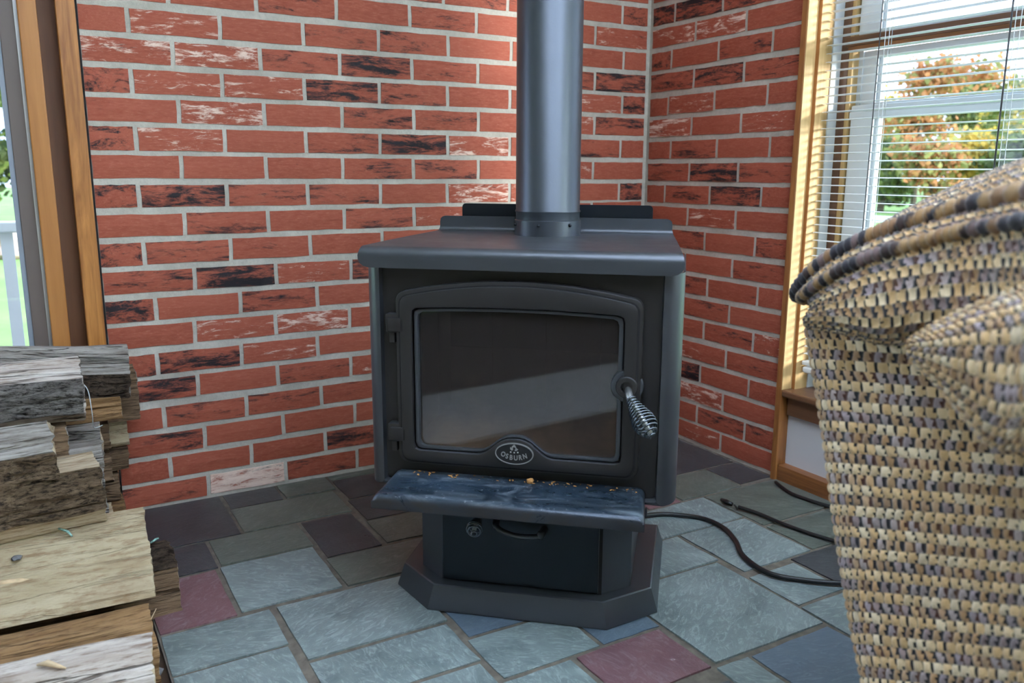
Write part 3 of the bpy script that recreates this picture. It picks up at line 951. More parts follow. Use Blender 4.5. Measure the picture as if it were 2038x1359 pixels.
# plinth: flared skirt with chamfered front corners
def ring8(fw, w, d0, dc, db):
    return [(-fw, -d0), (fw, -d0), (w, -dc), (w, -db), (-w, -db), (-w, -dc)]
bm = bmesh.new()
rings = []
for pts, z in ((ring8(.1727, .262, .0, -.084, -.40), 0.0005), (ring8(.1727, .262, .0, -.084, -.40), .004), (ring8(.1640, .249, -.0135, -.090, -.39), .0462), (ring8(.1625, .2465, -.0165, -.0915, -.388), .0478), (ring8(.10, .15, -.06, -.13, -.33), .0478)):
    rings.append([bm.verts.new((x * S, y * S, z * S)) for x, y in pts])
for a, b in zip(rings, rings[1:]):
    for k in range(6):
        bm.faces.new((a[k], a[(k + 1) % 6], b[(k + 1) % 6], b[k]))
bm.faces.new(rings[-1])
bm.faces.new(list(reversed(rings[0])))
ss(mesh_obj('plinth', bm, M_STOVE, stove), 25)
prism('pedestal', sc2(ring8(.1545, .209, -.041, -.088, -.36)), .047 * S, .262 * S, 'z', M_STOVE, stove, bevel=.002)
drw = box('ash_drawer', tuple(sx(-.151, .151, .0345, .0415, .052, .245)), M_INNER, stove, bevel=.0015)
box('drawer_gap', tuple(sx(.152, .158, .0405, .0425, .048, .25)), M_GAP, stove)
hp = catmull([(-.044 * S, .034 * S, .181 * S), (-.041 * S, .018 * S, .180 * S), (-.030 * S, .009 * S, .1745 * S), (.0 * S, .005 * S, .1675 * S), (.034 * S, .008 * S, .1675 * S), (.045 * S, .014 * S, .1705 * S), (.049 * S, .033 * S, .174 * S)], 6)
nh = len(hp)
tube('drawer_handle', hp, [(.0070 if i < 8 or i > nh - 10 else .0052) * S for i in range(nh)], M_STOVE, drw, 10)
lathe('handle_boss', [(0, -.008), (.006, -.0075), (.0085, -.004), (.0092, 0), (.0085, .004), (.006, .0075), (0, .008)], M_STOVE, drw, 16, (.0455 * S, .012 * S, .1710 * S))

def spring(name, p0, p1, rmax, wire, turns, parent, taper=.45):
    p0, p1 = Vector(p0), Vector(p1)
    d = (p1 - p0); L = d.length; d.normalize()
    u = d.orthogonal().normalized(); w = d.cross(u)
    pts = []
    N = turns * 14
    for k in range(N + 1):
        t = k / N
        prof = math.sin(math.pi * min(1, .10 + .90 * t) ** 1.9) ** .85
        r = rmax * (taper * (1 - t) + (1 - taper * (1 - t)) * prof)
        r = max(r, rmax * .22)
        a = 2 * math.pi * turns * t
        pts.append(p0 + d * (L * t) + (u * math.cos(a) + w * math.sin(a)) * r)
    return tube(name, pts, wire, M_CHROME, parent, 8)
ac = empty('air_control', (0, 0, 0)); ac.parent = stove
tube('rod', [(-.076 * S, .05 * S, .198 * S), (-.0730 * S, -.028 * S, .1835 * S)], .004 * S, M_SILVER, ac, 10)
spring('spring_grip', (-.075 * S, .012 * S, .1910 * S), (-.0728 * S, -.034 * S, .1815 * S), .0145 * S, .0017 * S, 8, ac)
box('latch_tab', tuple(sx(.214, .232, .19, .20, .150, .166)), M_STOVE, stove, bevel=.001)

# firebox
box('firebox_back', tuple(sx(-.252, .252, .350, .362, .262, .664)), M_STOVE, stove)
for s in (-1, 1):
    box('firebox_side', tuple(sx(*(sorted((s * .252, s * .240))), .02, .351, .262, .664)), M_STOVE, stove)
box('firebox_floor', tuple(sx(-.252, .252, .02, .351, .262, .300)), M_STOVE, stove)
box('firebox_roof', tuple(sx(-.252, .252, .02, .351, .630, .664)), M_STOVE, stove)
fo = [(-.2535, .258), (.2535, .258), (.2535, .664), (-.2535, .664)]
fi = [(-.185, .322), (.185, .322), (.185, .598), (-.185, .598)]
prism('front_panel', sc2(fo), .012 * S, .022 * S, 'y', M_CAST, stove, holes=sc2(fi))
# firebrick lining
lin = box('ash_bed', tuple(sx(-.238, .238, .025, .345, .300, .326)), M_ASH, stove)
for i in range(4):
    for j in range(2):
        box('firebrick', tuple(sx(-.236 + i * .118 + .001, -.236 + (i + 1) * .118 - .001, .318, .345, .326 + j * .13, .326 + (j + 1) * .13 - .002)), M_FIREBRICK if j == 0 else M_SOOT, stove)
for s in (-1, 1):
    for i in range(3):
        box('firebrick', tuple(sx(*sorted((s * .238, s * .212)), .030 + i * .096, .030 + (i + 1) * .096 - .002, .326, .585)), M_SOOT if i else M_FIREBRICK, stove)
box('baffle', tuple(sx(-.236, .236, .05, .345, .592, .612)), M_SOOT, stove)
tube('air_tube', [(-.21 * S, .12 * S, .580 * S), (.21 * S, .12 * S, .580 * S)], .010 * S, M_SILVER, stove, 12)

# curled side shields
def shield(s):
    pts = [(.2515, .022), (.2525, .010)] + [(.2525 + .0335 * (1 - math.cos(a)), .010 - .012 + .0 + .046 * 0 + (.012 - .012 * math.sin(a) if 0 else 0)) for a in ()]
    prof = [(.250, -.020), (.2515, -.008)] + [(.2535 + .0335 * math.sin(a) * 1.0, -.048 + .048 * math.cos(a)) for a in [math.radians(q) for q in range(0, 91, 9)]] + [(.287, -.12), (.286, -.25), (.285, -.36)]
    bm = bmesh.new()
    zs = [.251, .2525, .258, .30, .45, .60, .664]
    insets = [.012, .005, 0, 0, 0, 0, 0]
    grid = []
    n = len(prof)
    for z, ins in zip(zs, insets):
        row = []
        for k, (x, d) in enumerate(prof):
            e = 0
            if ins and k < 4: e = ins * (4 - k) / 4 * 1.3
            row.append(bm.verts.new((s * x * S, -d * S, (z + e) * S)))
        grid.append(row)
    for a, b in zip(grid, grid[1:]):
        for k in range(n - 1):
            bm.faces.new((a[k], a[k + 1], b[k + 1], b[k]))
    bmesh.ops.recalc_face_normals(bm, faces=bm.faces)
    bmesh.ops.solidify(bm, geom=bm.faces[:], thickness=.0035)
    ss(mesh_obj('side_shield', bm, M_STOVE, stove), 50)
shield(-1); shield(1)

# bent top plate with upturned rear lip
prof = [(.016, .6635, .266), (.016, .6655, .2745), (.016, .6705, .2815), (.016, .677, .2850), (.016, .684, .2855)]
for k in range(1, 8):
    a = math.radians(90 * k / 7)
    prof.append((.016 - .0135 * (1 - math.cos(a)), .684 + .0135 * math.sin(a), .2855 - .0055 * k / 7))
prof += [(-.10, .6985, .2745), (-.22, .699, .2675), (-.36, .699, .2590)]
for k in range(1, 6):
    a = math.radians(90 * k / 5)
    prof.append((-.38 - .013 * math.sin(a), .699 + .013 * (1 - math.cos(a)), .2580 - .0035 * k / 5))
prof += [(-.393, .722, .2545), (-.393, .729, .2530), (-.393, .7325, .2490), (-.393, .7345, .243)]
bm = bmesh.new()
nx = 12
grid = []
for d, z, w in prof:
    grid.append([bm.verts.new((w * S * (-1 + 2 * k / nx), -d * S, z * S)) for k in range(nx + 1)])
for a, b in zip(grid, grid[1:]):
    for k in range(nx):
        bm.faces.new((a[k], a[k + 1], b[k + 1], b[k]))
bmesh.ops.recalc_face_normals(bm, faces=bm.faces)
bmesh.ops.solidify(bm, geom=bm.faces[:], thickness=.004)
ss(mesh_obj('top_plate', bm, M_STOVE, stove), 50)
w = .2115
out = [(-w, .36), (w, .36), (w, .752)] + arc(w - .008, .753, .008, 0, 90, 4) + arc(-w + .008, .753, .008, 90, 180, 4)
prism('rear_heat_shield', sc2(out), .420 * S, .423 * S, 'y', M_INNER, stove)
for s in (-1, 1):
    box('shield_spacer', tuple(sx(s * .15 - .01, s * .15 + .01, .362, .42, .45, .47)), M_INNER, stove)
# flue pipe
PD = .318
R0 = .0663
pipe = lathe('flue_pipe', [(R0 * S, .728 * S), (R0 * S, .748 * S), ((R0 + .0016) * S, .7505 * S), ((R0 + .0016) * S, .7525 * S), (R0 * S, .755 * S), (R0 * S, 2.495)], M_PIPE, stove, 56, (0, PD * S, 0))
lathe('flue_collar', [((R0 - .001) * S, .696 * S), ((R0 + .0022) * S, .697 * S), ((R0 + .0026) * S, .733 * S), ((R0 + .0008) * S, .7345 * S), ((R0 - .002) * S, .7345 * S)], M_PIPE, stove, 56, (0, PD * S, 0))
for a in (-40, -96, -152):
    a = math.radians(a)
    r = (R0 + .002) * S
    c = Vector((r * math.cos(a), PD * S + r * math.sin(a), .725 * S))
    nrm = Vector((math.cos(a), math.sin(a), 0))
    tube('pipe_screw', [c, c + nrm * .003, c + nrm * .0055], [.0042, .0042, .0028], M_INNER, stove, 8)

# door
def arch_outline(hw, zb, zs, rise, r, n=18):
    """rounded rectangle with a shallow arched top"""
    p = []
    p += arc(-hw + r, zb + r, r, 180, 270, 5)
    p += arc(hw - r, zb + r, r, 270, 360, 5)
    ang = math.degrees(math.atan2(rise, hw)) * 1.5
    p += arc(hw - r, zs - r, r, 0, 90 - ang * .35, 6)
    top = []
    x0 = hw - r * .9
    for k in range(1, n):
        x = x0 - 2 * x0 * k / n
        top.append((x, zs + rise * (1 - (x / x0) ** 2)))
    p += top
    p += arc(-hw + r, zs - r, r, 90 + ang * .35, 180, 6)
    return p
def with_bump(p, zc, hwb, hb):
    """raise the bottom edge of an inner outline into a bump for the badge"""
    out = []
    q = list(p)
    zb = min(z for _, z in q)
    left = max((x, i) for i, (x, z) in enumerate(q) if abs(z - zb) < 1e-6 and x < 0)[1]
    pts = [(-hwb * 1.9 + 0, zb)]
    m = 16
    bump = []
    for k in range(m + 1):
        x = -hwb * 1.85 + 2 * hwb * 1.85 * k / m
        t = abs(x) / (hwb * 1.85)
        bump.append((x, zb + hb * (0.5 + .5 * math.cos(math.pi * min(1, max(0, (t - .12) / .88)))) ** .9))
    return q[:left + 1] + bump + q[left + 1:]
fd = empty('fire_door', (0, 0, 0)); fd.parent = stove
O1 = arch_outline(.2205, .3000, .6225, .0215, .020)
I1 = arch_outline(.1990, .317, .603, .020, .016)
prism('door_back_frame', sc2(O1), -.0085 * S, .0135 * S, 'y', M_CAST, fd, bevel=.003, holes=sc2(I1))
O2 = arch_outline(.2120, .3060, .6140, .0215, .016)
I2 = with_bump(arch_outline(.1905, .3270, .5925, .0050, .011), 0, .037, .033)
O2b = O2[:6] + [(O2[5][0] + (O2[6][0] - O2[5][0]) * (k + 1) / 18, O2[5][1]) for k in range(17)] + O2[6:]
def resample(p, n):
    p = [Vector((a, b, 0)) for a, b in p]
    L = [0]
    for i in range(len(p)):
        L.append(L[-1] + (p[(i + 1) % len(p)] - p[i]).length)
    out = []
    j = 0
    for k in range(n):
        t = L[-1] * k / n
        while L[j + 1] < t: j += 1
        f = (t - L[j]) / max(1e-9, L[j + 1] - L[j])
        q = p[j].lerp(p[(j + 1) % len(p)], f)
        out.append((q.x, q.y))
    return out
def pair(outer, inner):
    """bridge rings: for every inner point take the matching outer point by angle from the centre"""
    zc = .46
    res = []
    po = [Vector((a, b - zc)) for a, b in outer]
    for a, b in inner:
        d = Vector((a, b - zc))
        best = None
        for i in range(len(po)):
            p, q = po[i], po[(i + 1) % len(po)]
            e = q - p
            den = d.x * e.y - d.y * e.x
            if abs(den) < 1e-12: continue
            t = (p.x * e.y - p.y * e.x) / den
            u = (p.x * d.y - p.y * d.x) / den
            if t > 0 and -1e-6 <= u <= 1 + 1e-6:
                best = d * t
                break
        res.append((best.x, best.y + zc))
    return res
I2 = resample(I2, 150)
O2r = pair(O2, I2)
prism('door_face', sc2(O2r), -.0125 * S, .001 * S, 'y', M_CAST, fd, bevel=.0022, holes=sc2(I2))
OG = arch_outline(.2148, .3032, .6166, .0217, .0185)
IG = arch_outline(.2100, .3080, .6120, .0213, .0145)
prism('door_groove', sc2(OG), -.0091 * S, -.006 * S, 'y', M_GAP, fd, holes=sc2(IG))
# glass retaining bead just inside the face
I3o = [(a * .985, .46 + (b - .46) * .985) for a, b in I2]
I3i = [(a * .945, .46 + (b - .46) * .945) for a, b in I2]
prism('glass_bead', sc2(I3o), -.0060 * S, .004 * S, 'y', M_STOVE, fd, bevel=.0018, holes=sc2(I3i))
gp = [(a * .95, .46 + (b - .46) * .95) for a, b in I2]
prism('door_glass', sc2(gp), .004 * S, .0075 * S, 'y', M_FIREGLASS, fd)
for zc, nm in ((.5615, 0), (.3560, 1)):
    prism('hinge_lug', sc2([(-.2405, zc - .017), (-.205, zc - .017), (-.205, zc + .018), (-.2405, zc + .018)]), -.0085 * S, .014 * S, 'y', M_CAST, fd, bevel=.003)
    prism('hinge_face', sc2([(-.2350, zc - .0135), (-.205, zc - .0135), (-.205, zc + .0115), (-.2350, zc + .0115)]), -.0125 * S, .001 * S, 'y', M_CAST, fd, bevel=.002)
    box('hinge_pin', tuple(sx(-.2345, -.2245, -.006, .010, zc - .036, zc - .012)), M_CAST, fd, bevel=.0015)
# latch boss and spring handle
def dcyl(name, x, z, r0, r1, d0, d1, mat, parent, seg=28):
    bm = bmesh.new()
    rings = []
    for r, d in ((r0, d0), (r0, d1 - .002), (r0 - .0015, d1), (r1, d1), (r1, d0)):
        rings.append([bm.verts.new(((x + r * math.cos(2 * math.pi * k / seg)) * S, -d * S, (z + r * math.sin(2 * math.pi * k / seg)) * S)) for k in range(seg)])
    for a, b in zip(rings, rings[1:]):
        for k in range(seg):
            bm.faces.new((a[k], a[(k + 1) % seg], b[(k + 1) % seg], b[k]))
    bmesh.ops.recalc_face_normals(bm, faces=bm.faces)
    return ss(mesh_obj(name, bm, mat, parent), 40)
dcyl('latch_boss', .1965, .4685, .0285, .0195, -.004, .008, M_STOVE, fd)
dcyl('latch_ring', .1965, .4685, .0190, .0105, -.004, .0165, M_CAST, fd)
dcyl('latch_socket', .1965, .4685, .0108, .0005, -.004, .004, M_BADGE, fd)
hd = empty('door_handle', (0, 0, 0)); hd.parent = fd
a = Vector((.1965 * S, .0, .4685 * S)); b = Vector((.2030 * S, -.030 * S, .4560 * S)); c = Vector((.2440 * S, -.085 * S, .4085 * S))
tube('shaft', [a, b, b.lerp(c, .35), b.lerp(c, .97)], [.0063 * S, .0063 * S, .005 * S, .0045 * S], M_SILVER, hd, 14)
spring('spring_grip', b.lerp(c, .02), c + (c - b) * .04, .0195 * S, .0018 * S, 13, hd, .34)
# badge
bd = empty('maker_badge', (0, 0, 0)); bd.parent = fd
def ell(a, b, n=48): return [(a * math.cos(2 * math.pi * k / n), .3345 + b * math.sin(2 * math.pi * k / n)) for k in range(n)]
prism('badge_seat', sc2(ell(.041, .0255)), -.0118 * S, .006 * S, 'y', M_CAST, fd, bevel=.002)
prism('badge_plate', sc2(ell(.0335, .0185)), -.0152 * S, -.011 * S, 'y', M_BADGE, bd)
prism('badge_rim', sc2(ell(.0352, .0202)), -.0162 * S, -.011 * S, 'y', M_SILVER, bd, bevel=.0006, holes=sc2(ell(.0332, .0182)))
def letter(ch, x, z, size, rot):
    cu = bpy.data.curves.new('letter', 'FONT')
    cu.body = ch
    cu.size = size * S
    cu.align_x = 'CENTER'
    cu.extrude = .0005
    cu.offset = .00035
    tmp = bpy.data.objects.new('letter_tmp', cu)
    COL.objects.link(tmp)
    bpy.context.view_layer.update()
    me = bpy.data.meshes.new_from_object(tmp.evaluated_get(bpy.context.evaluated_depsgraph_get()))
    bpy.data.objects.remove(tmp)
    me.name = 'letter'
    me.materials.clear(); me.materials.append(M_SILVER)
    o = bpy.data.objects.new('letter', me)
    link(o, bd)
    o.location = (x * S, -.0156 * S, z * S)
    o.rotation_euler = (math.radians(90), math.radians(-rot), 0)
    o.scale = (.82, 1, 1)
for ch, x, z, r in (('O', -.0215, .3287, -19), ('S', -.0140, .3253, -12), ('B', -.0060, .3233, -4), ('U', .0030, .3230, 1), ('R', .0118, .3242, 8), ('N', .0208, .3275, 17)):
    letter(ch, x, z, .0128, r)
fl_ = [(-.0045, .3405), (-.0075, .3435), (-.0072, .3475), (-.0052, .3450), (-.0045, .3480), (-.0015, .3510), (-.0005, .3525), (.0025, .3495), (.0040, .3455), (.0075, .3435), (.0055, .3412), (.0025, .3400), (.0005, .3415), (.0025, .3440), (.0020, .3465), (-.0010, .3475), (-.0028, .3455), (-.0020, .3430), (-.0028, .3412)]
prism('flame_mark', sc2(fl_), -.0160 * S, -.0150 * S, 'y', M_SILVER, bd)
for x in (-.0065, 0, .0065):
    dcyl('dot_mark', x, .3374 - (.0006 if x == 0 else 0), .0025, .0001, .0148, .0160, M_SILVER, bd, 12)

# ash shelf
prof = [(-.010, .2795), (.060, .2740), (.082, .2722), (.0835, .2735), (.094, .2728), (.1005, .2705), (.1045, .2660), (.1060, .2600), (.1060, .2465), (.1020, .2465), (.100, .262), (.09, .2660), (-.010, .2720)]
bm = bmesh.new()
secs = []
for x, kx in ((-1, .0), (-.985, .6), (-.95, 1), (.95, 1), (.985, .6), (1, .0)):
    sec = []
    for d, z in prof:
        hw = .2335 + (.2395 - .2335) * max(0, d) / .106
        zz = z - (1 - kx) * (.010 if z > .262 else 0)
        sec.append(bm.verts.new((x * hw * S, -d * S, zz * S)))
    secs.append(sec)
n = len(prof)
for a, b in zip(secs, secs[1:]):
    for k in range(n):
        bm.faces.new((a[k], a[(k + 1) % n], b[(k + 1) % n], b[k]))
bm.faces.new(list(reversed(secs[0]))); bm.faces.new(secs[-1])
bmesh.ops.recalc_face_normals(bm, faces=bm.faces)
ss(mesh_obj('ash_shelf', bm, M_SHELFTOP, stove), 45)
rg = random.Random(11)
crumbs = [(.02, .004, .0055)] + [(rg.uniform(-.2, .22), rg.uniform(-.004, .012), rg.uniform(.0008, .0022)) for _ in range(60)]
bm = bmesh.new()
for x, d, r in crumbs[1:]:
    m = Matrix.Translation((x * S, -d * S, (.2795 - d * .08 + r * .4) * S)) @ Matrix.Rotation(rg.uniform(0, 3), 4, 'Z') @ Matrix.Diagonal((rg.uniform(1, 3), 1, .6, 1))
    bmesh.ops.create_icosphere(bm, subdivisions=1, radius=r * S, matrix=m)
o = mesh_obj('shelf_crumbs', bm, M_CRUMB)
o.matrix_world = stove.matrix_basis.copy()
tag(o, 'scatter of orange wood crumbs along the back of the stove shelf', 'crumbs', kind='stuff')
bm = bmesh.new()
bmesh.ops.create_icosphere(bm, subdivisions=2, radius=.0055 * S)
for v in bm.verts: v.co *= 1 + .35 * noise.noise(v.co * 300); v.co.x *= 1.3
o = mesh_obj('wood_chip', bm, M_CRUMB)
o.matrix_world = stove.matrix_basis @ Matrix.Translation((.028 * S, -.006 * S, .2825 * S))
tag(o, 'single orange wood chip on the stove shelf below the badge', 'wood chip')

# ================================================================== FIREWOOD
def log(name, label, xr, y0, y1, z0, z1, sec, mat, bark=None, yaw=0.0, pitch=0.0, roll=0.0, seed=1, L=.42, endmat='cream', jag=.005, group='split firewood in the stack'):
    """sec: closed outline of (y, z, flag) in a -1..1 box, flag 'b' where the edge leaving the point carries bark"""
    rg = random.Random(seed)
    cy, cz, hy, hz = (y0 + y1) / 2, (z0 + z1) / 2, (y1 - y0) / 2, (z1 - z0) / 2
    pts, fl = [], []
    n = len(sec)
    for i in range(n):
        a, b = sec[i], sec[(i + 1) % n]
        m = max(2, int(math.hypot((b[0] - a[0]) * hy, (b[1] - a[1]) * hz) / .007))
        for k in range(m):
            t = k / m
            pts.append(Vector((0, (a[0] + (b[0] - a[0]) * t) * hy, (a[1] + (b[1] - a[1]) * t) * hz)))
            fl.append(a[2] == 'b')
    NP = len(pts)
    NR = 34
    cracks = [(rg.uniform(0, NP), rg.uniform(.004, .012), 0, rg.uniform(-.12, .12)) for _ in range(9)]
    cen = Vector((0, 0, 0))
    bm = bmesh.new()
    rings = []
    off = Vector((seed * 7.3, seed * 1.7, 0))
    for r in range(NR + 1):
        x = -L * r / NR
        ring = []
        for k in range(NP):
            p = pts[k]
            q = Vector((x * 2.2, p.y * 30, p.z * 30)) + off
            g = noise.noise(q) * .0065 + noise.noise(q * 2.7) * .0038 + noise.noise(q * .45) * .005
            g += noise.noise(Vector((x * 5, seed, k * .02))) * .004
            for (ck, cd, cw, cs) in cracks:
                dist = abs(k - ck - cs * x * NP) / NP
                if dist < .022:
                    g -= cd * (1 - dist / .022) * max(0.0, .35 + 1.3 * noise.noise(Vector((x * 6, ck, seed))))
            d = p.normalized()
            xx = x
            if r == 0: xx += noise.noise(Vector((p.y * 14, p.z * 14, seed * 5.1))) * jag * .7 + noise.noise(Vector((p.y * 70, p.z * 70, seed * 5.1))) * jag * .5 + rg.uniform(-.0018, .0018)
            ring.append(bm.verts.new(Vector((xx, p.y, p.z)) + d * g))
        rings.append(ring)
    for a, b in zip(rings, rings[1:]):
        for k in range(NP):
            bm.faces.new((a[k], a[(k + 1) % NP], b[(k + 1) % NP], b[k]))
    f0 = bm.faces.new(list(reversed(rings[0]))); f1 = bm.faces.new(rings[-1])
    f0.material_index = f1.material_index = 1
    bmesh.ops.recalc_face_normals(bm, faces=bm.faces)
    bmesh.ops.triangulate(bm, faces=[f0, f1])
    o = mesh_obj(name, bm, [ML[mat], ML[endmat]])
    ss(o, 38)
    o.location = (xr, cy, cz)
    o.rotation_euler = (math.radians(roll), math.radians(pitch), math.radians(yaw))
    tag(o, label, 'firewood', group)
    if bark:
        # bark as a rough shell over the flagged run
        idx = [k for k in range(NP) if fl[k]]
        runs = []
        for k in idx:
            if runs and runs[-1][-1] == k - 1: runs[-1].append(k)
            else: runs.append([k])
        bm = bmesh.new()
        NB = 60
        for run in runs:
            run = run + [(run[-1] + 1) % NP]
            fine = []
            for a, b in zip(run, run[1:]):
                for t in (0, .34, .67): fine.append(pts[a].lerp(pts[b], t))
            fine.append(pts[run[-1]])
            top, low = [], []
            for r in range(NB + 1):
                x = -L * r / NB + .001
                tr, lr = [], []
                for k, p in enumerate(fine):
                    d = p.normalized()
                    q = Vector((x * 28, p.y * 85, p.z * 85)) + off
                    plate = abs(noise.noise(Vector((x * 9, p.y * 55, p.z * 55)) + off * 1.3))
                    h = .0035 + .011 * min(1, plate * 2.2) + .0045 * noise.noise(q)
                    if k in (0, len(fine) - 1) or r == 0: h *= .35
                    xo = noise.noise(Vector((p.y * 40, p.z * 40, seed))) * .008 if r == 0 else 0
                    tr.append(bm.verts.new(Vector((x + xo, p.y, p.z)) + d * h))
                top.append(tr)
            for a, b in zip(top, top[1:]):
                for k in range(len(a) - 1):
                    bm.faces.new((a[k], a[k + 1], b[k + 1], b[k]))
        bmesh.ops.recalc_face_normals(bm, faces=bm.faces)
        bk = mesh_obj('bark', bm, MBK[bark], o)
        ss(bk, 60)
    return o
RECT = [(-1, -.9, 's'), (.95, -1, 's'), (1, .95, 's'), (-.92, 1, 's')]
RECTB = [(-1, -.9, 's'), (.95, -1, 's'), (1, .9, 's'), (-.95, 1, 'b')]          # bark towards the room
WEDGE = [(-1, -.55, 's'), (-.2, -1, 's'), (.9, -.7, 's'), (1, .7, 's'), (.1, 1, 's'), (-.85, .75, 's')]
HALF_B = [(-1, -.2, 's'), (-.75, -.75, 's'), (-.1, -1, 's'), (.7, -.8, 's'), (1, .95, 's'), (-.7, 1, 'b'), (-.93, .5, 'b')]
BARKF = [(-1, -.55, 's'), (-.7, -1, 's'), (.9, -.9, 's'), (1, .6, 's'), (.75, 1, 's'), (-.82, .62, 'b'), (-1.0, .15, 'b')]
ROUNDTOP = [(-1, -.8, 's'), (1, -.9, 's'), (1, .1, 's'), (.6, .85, 's'), (-.1, 1, 's'), (-.75, .5, 's')]
TOPLOG = [(-1, -.85, 's'), (-.2, -1, 's'), (1, -.9, 's'), (1, .1, 's'), (.6, .85, 's'), (-.1, 1, 's'), (-.9, .05, 'b')]

log('firewood_log', 'long grey weathered log lying on top at the back of the firewood stack', -1.845, -.215, -.06, .385, .515, TOPLOG, 'grey', 'dark', pitch=5.2, seed=3, endmat='grey')
log('firewood_log', 'orange brown split log poking out just under the top grey log', -1.874, -.235, -.12, .342, .403, RECT, 'orange', seed=4, L=.40)
log('firewood_log', 'white faced log with grey bark second from the top of the stack', -1.964, -.45, -.27, .400, .530, BARKF, 'white', 'grey', pitch=1.0, seed=5, endmat='grey')
log('firewood_log', 'grey brown log end against the bricks below the top grey log', -1.822, -.115, -.02, .300, .440, RECT, 'brown', seed=6, L=.44, endmat='grey')
log('firewood_log', 'tan log end against the bricks halfway up the stack', -1.852, -.095, -.02, .225, .297, RECT, 'tan', seed=7, L=.42)
log('firewood_log', 'brown log end against the bricks in the lower half of the stack', -1.858, -.095, -.02, .155, .223, RECT, 'brown', seed=8, L=.42, endmat='brown')
log('firewood_log', 'dark thin log end low against the bricks', -1.884, -.10, -.02, .075, .152, RECT, 'brown', seed=9, L=.42, endmat='brown')
log('firewood_log', 'reddish log end at the very bottom of the stack against the bricks', -1.878, -.10, -.02, -.016, .072, RECT, 'orange', seed=10, L=.42, endmat='brown')
log('firewood_log', 'dark grey log end beneath the orange brown split log', -1.905, -.20, -.105, .245, .335, WEDGE, 'brown', seed=11, L=.38, endmat='grey')
log('firewood_log', 'pale grey frayed log end in the middle of the stack', -1.930, -.30, -.21, .262, .345, RECT, 'grey', seed=12, L=.36, jag=.016)
log('firewood_log', 'blue grey log end under the pale frayed log', -1.935, -.30, -.19, .195, .258, RECT, 'grey', seed=13, L=.36, endmat='grey')
log('firewood_log', 'small brown splintered log end behind the bark covered log', -1.905, -.19, -.11, .150, .240, WEDGE, 'brown', seed=14, L=.38)
log('firewood_log', 'flat brown board-like split log under the white faced log', -2.008, -.46, -.33, .290, .400, RECT, 'brown', seed=15, L=.34, endmat='grey')
log('firewood_log', 'grey dusty wedge log lying nearest the left edge of the stack', -2.036, -.62, -.47, .335, .445, [(-1, -.8, 's'), (.9, -1, 's'), (1, .4, 's'), (.2, 1, 's'), (-.9, .1, 'b')], 'grey', 'brown', seed=16, L=.32, pitch=-2, jag=.014)
log('firewood_log', 'thick brown bark covered log with pale end in the front of the stack', -1.957, -.63, -.46, .205, .345, HALF_B, 'cream', 'brown', pitch=-1.5, yaw=3, seed=17, L=.36, endmat='cream')
log('firewood_log', 'grey upright split log end behind the bark covered log', -1.940, -.455, -.36, .165, .345, RECT, 'grey', seed=18, L=.34, endmat='grey')
log('firewood_log', 'small tan log end under the grey upright split', -1.925, -.44, -.33, .10, .165, RECT, 'tan', seed=19, L=.34)
log('firewood_log', 'dark bark topped log resting on the slate floor in front of the stack', -1.822, -.665, -.52, -.002, .110, [(-1, -1, 's'), (1, -1, 's'), (1, .9, 'b'), (.2, 1, 'b'), (-.95, .9, 's')], 'brown', 'dark', seed=20, L=.46)
log('firewood_log', 'big split log with broad flat tan face sloping to the room', -1.880, -.80, -.57, .085, .225, [(-1, -.55, 's'), (-.2, -1, 's'), (.9, -.5, 's'), (1, 1, 's'), (.8, 1.02, 's'), (-.95, -.35, 's')], 'tan', None, seed=21, L=.44, yaw=-3, endmat='cream')
log('firewood_log', 'narrow orange brown split log tucked behind the nearest whitish log', -1.903, -.945, -.80, .0, .118, [(-1, -1, 's'), (1, -1, 's'), (1, .75, 's'), (.5, 1, 's'), (-.9, .35, 's')], 'orange', None, seed=22, L=.42, yaw=0, endmat='cream')
log('firewood_log', 'nearest whitish log with long cracks at the bottom left corner', -1.925, -1.175, -.95, -.01, .150, [(-1, -.7, 's'), (-.5, -1, 's'), (.8, -1, 's'), (1, .5, 's'), (.45, 1, 's'), (-.5, .75, 's')], 'white', None, seed=23, L=.42, yaw=-4, endmat='tan', jag=.014)
log('firewood_log', 'dark supporting log underneath the bark covered log', -1.990, -.575, -.46, .06, .195, WEDGE, 'brown', seed=24, L=.32, endmat='brown')
log('firewood_log', 'dark supporting log underneath the flat tan split log', -1.960, -.78, -.67, -.016, .090, WEDGE, 'brown', seed=25, L=.34, endmat='brown')
log('firewood_log', 'dark log at floor level under the grey upright split', -2.030, -.45, -.31, -.016, .095, WEDGE, 'brown', seed=26, L=.28, endmat='brown')

# twine, splinters and flakes on the logs
def loose(name, label, pts, rad, mat, cat, group=None, seg=5):
    return tag(tube(name, pts, rad, mat, None, seg), label, cat, group)
loose('twine_piece', 'short green and white twine on the flat tan log crack', [(-2.045, -.615, .2265), (-2.030, -.628, .2225), (-2.022, -.640, .2140)], [.002, .003, .002], M_TWINE_G, 'twine')
loose('twine_piece', 'short teal twine on the dark bark log', [(-1.864, -.556, .128), (-1.852, -.548, .131), (-1.845, -.543, .130)], [.002, .003, .002], M_TWINE_G, 'twine')
loose('twine_piece', 'thin white thread dangling in the middle of the firewood stack', catmull([(-1.966, -.335, .475), (-1.952, -.345, .455), (-1.948, -.352, .40), (-1.945, -.31, .352), (-1.925, -.295, .350)], 5), .0012, M_CORD, 'twine')
loose('wood_splinter', 'long pale splinter at the left edge of the flat tan log', [(-2.17, -.695, .168), (-2.12, -.70, .163), (-2.085, -.705, .158)], [.006, .008, .002], M_STRAW, 'splinter')
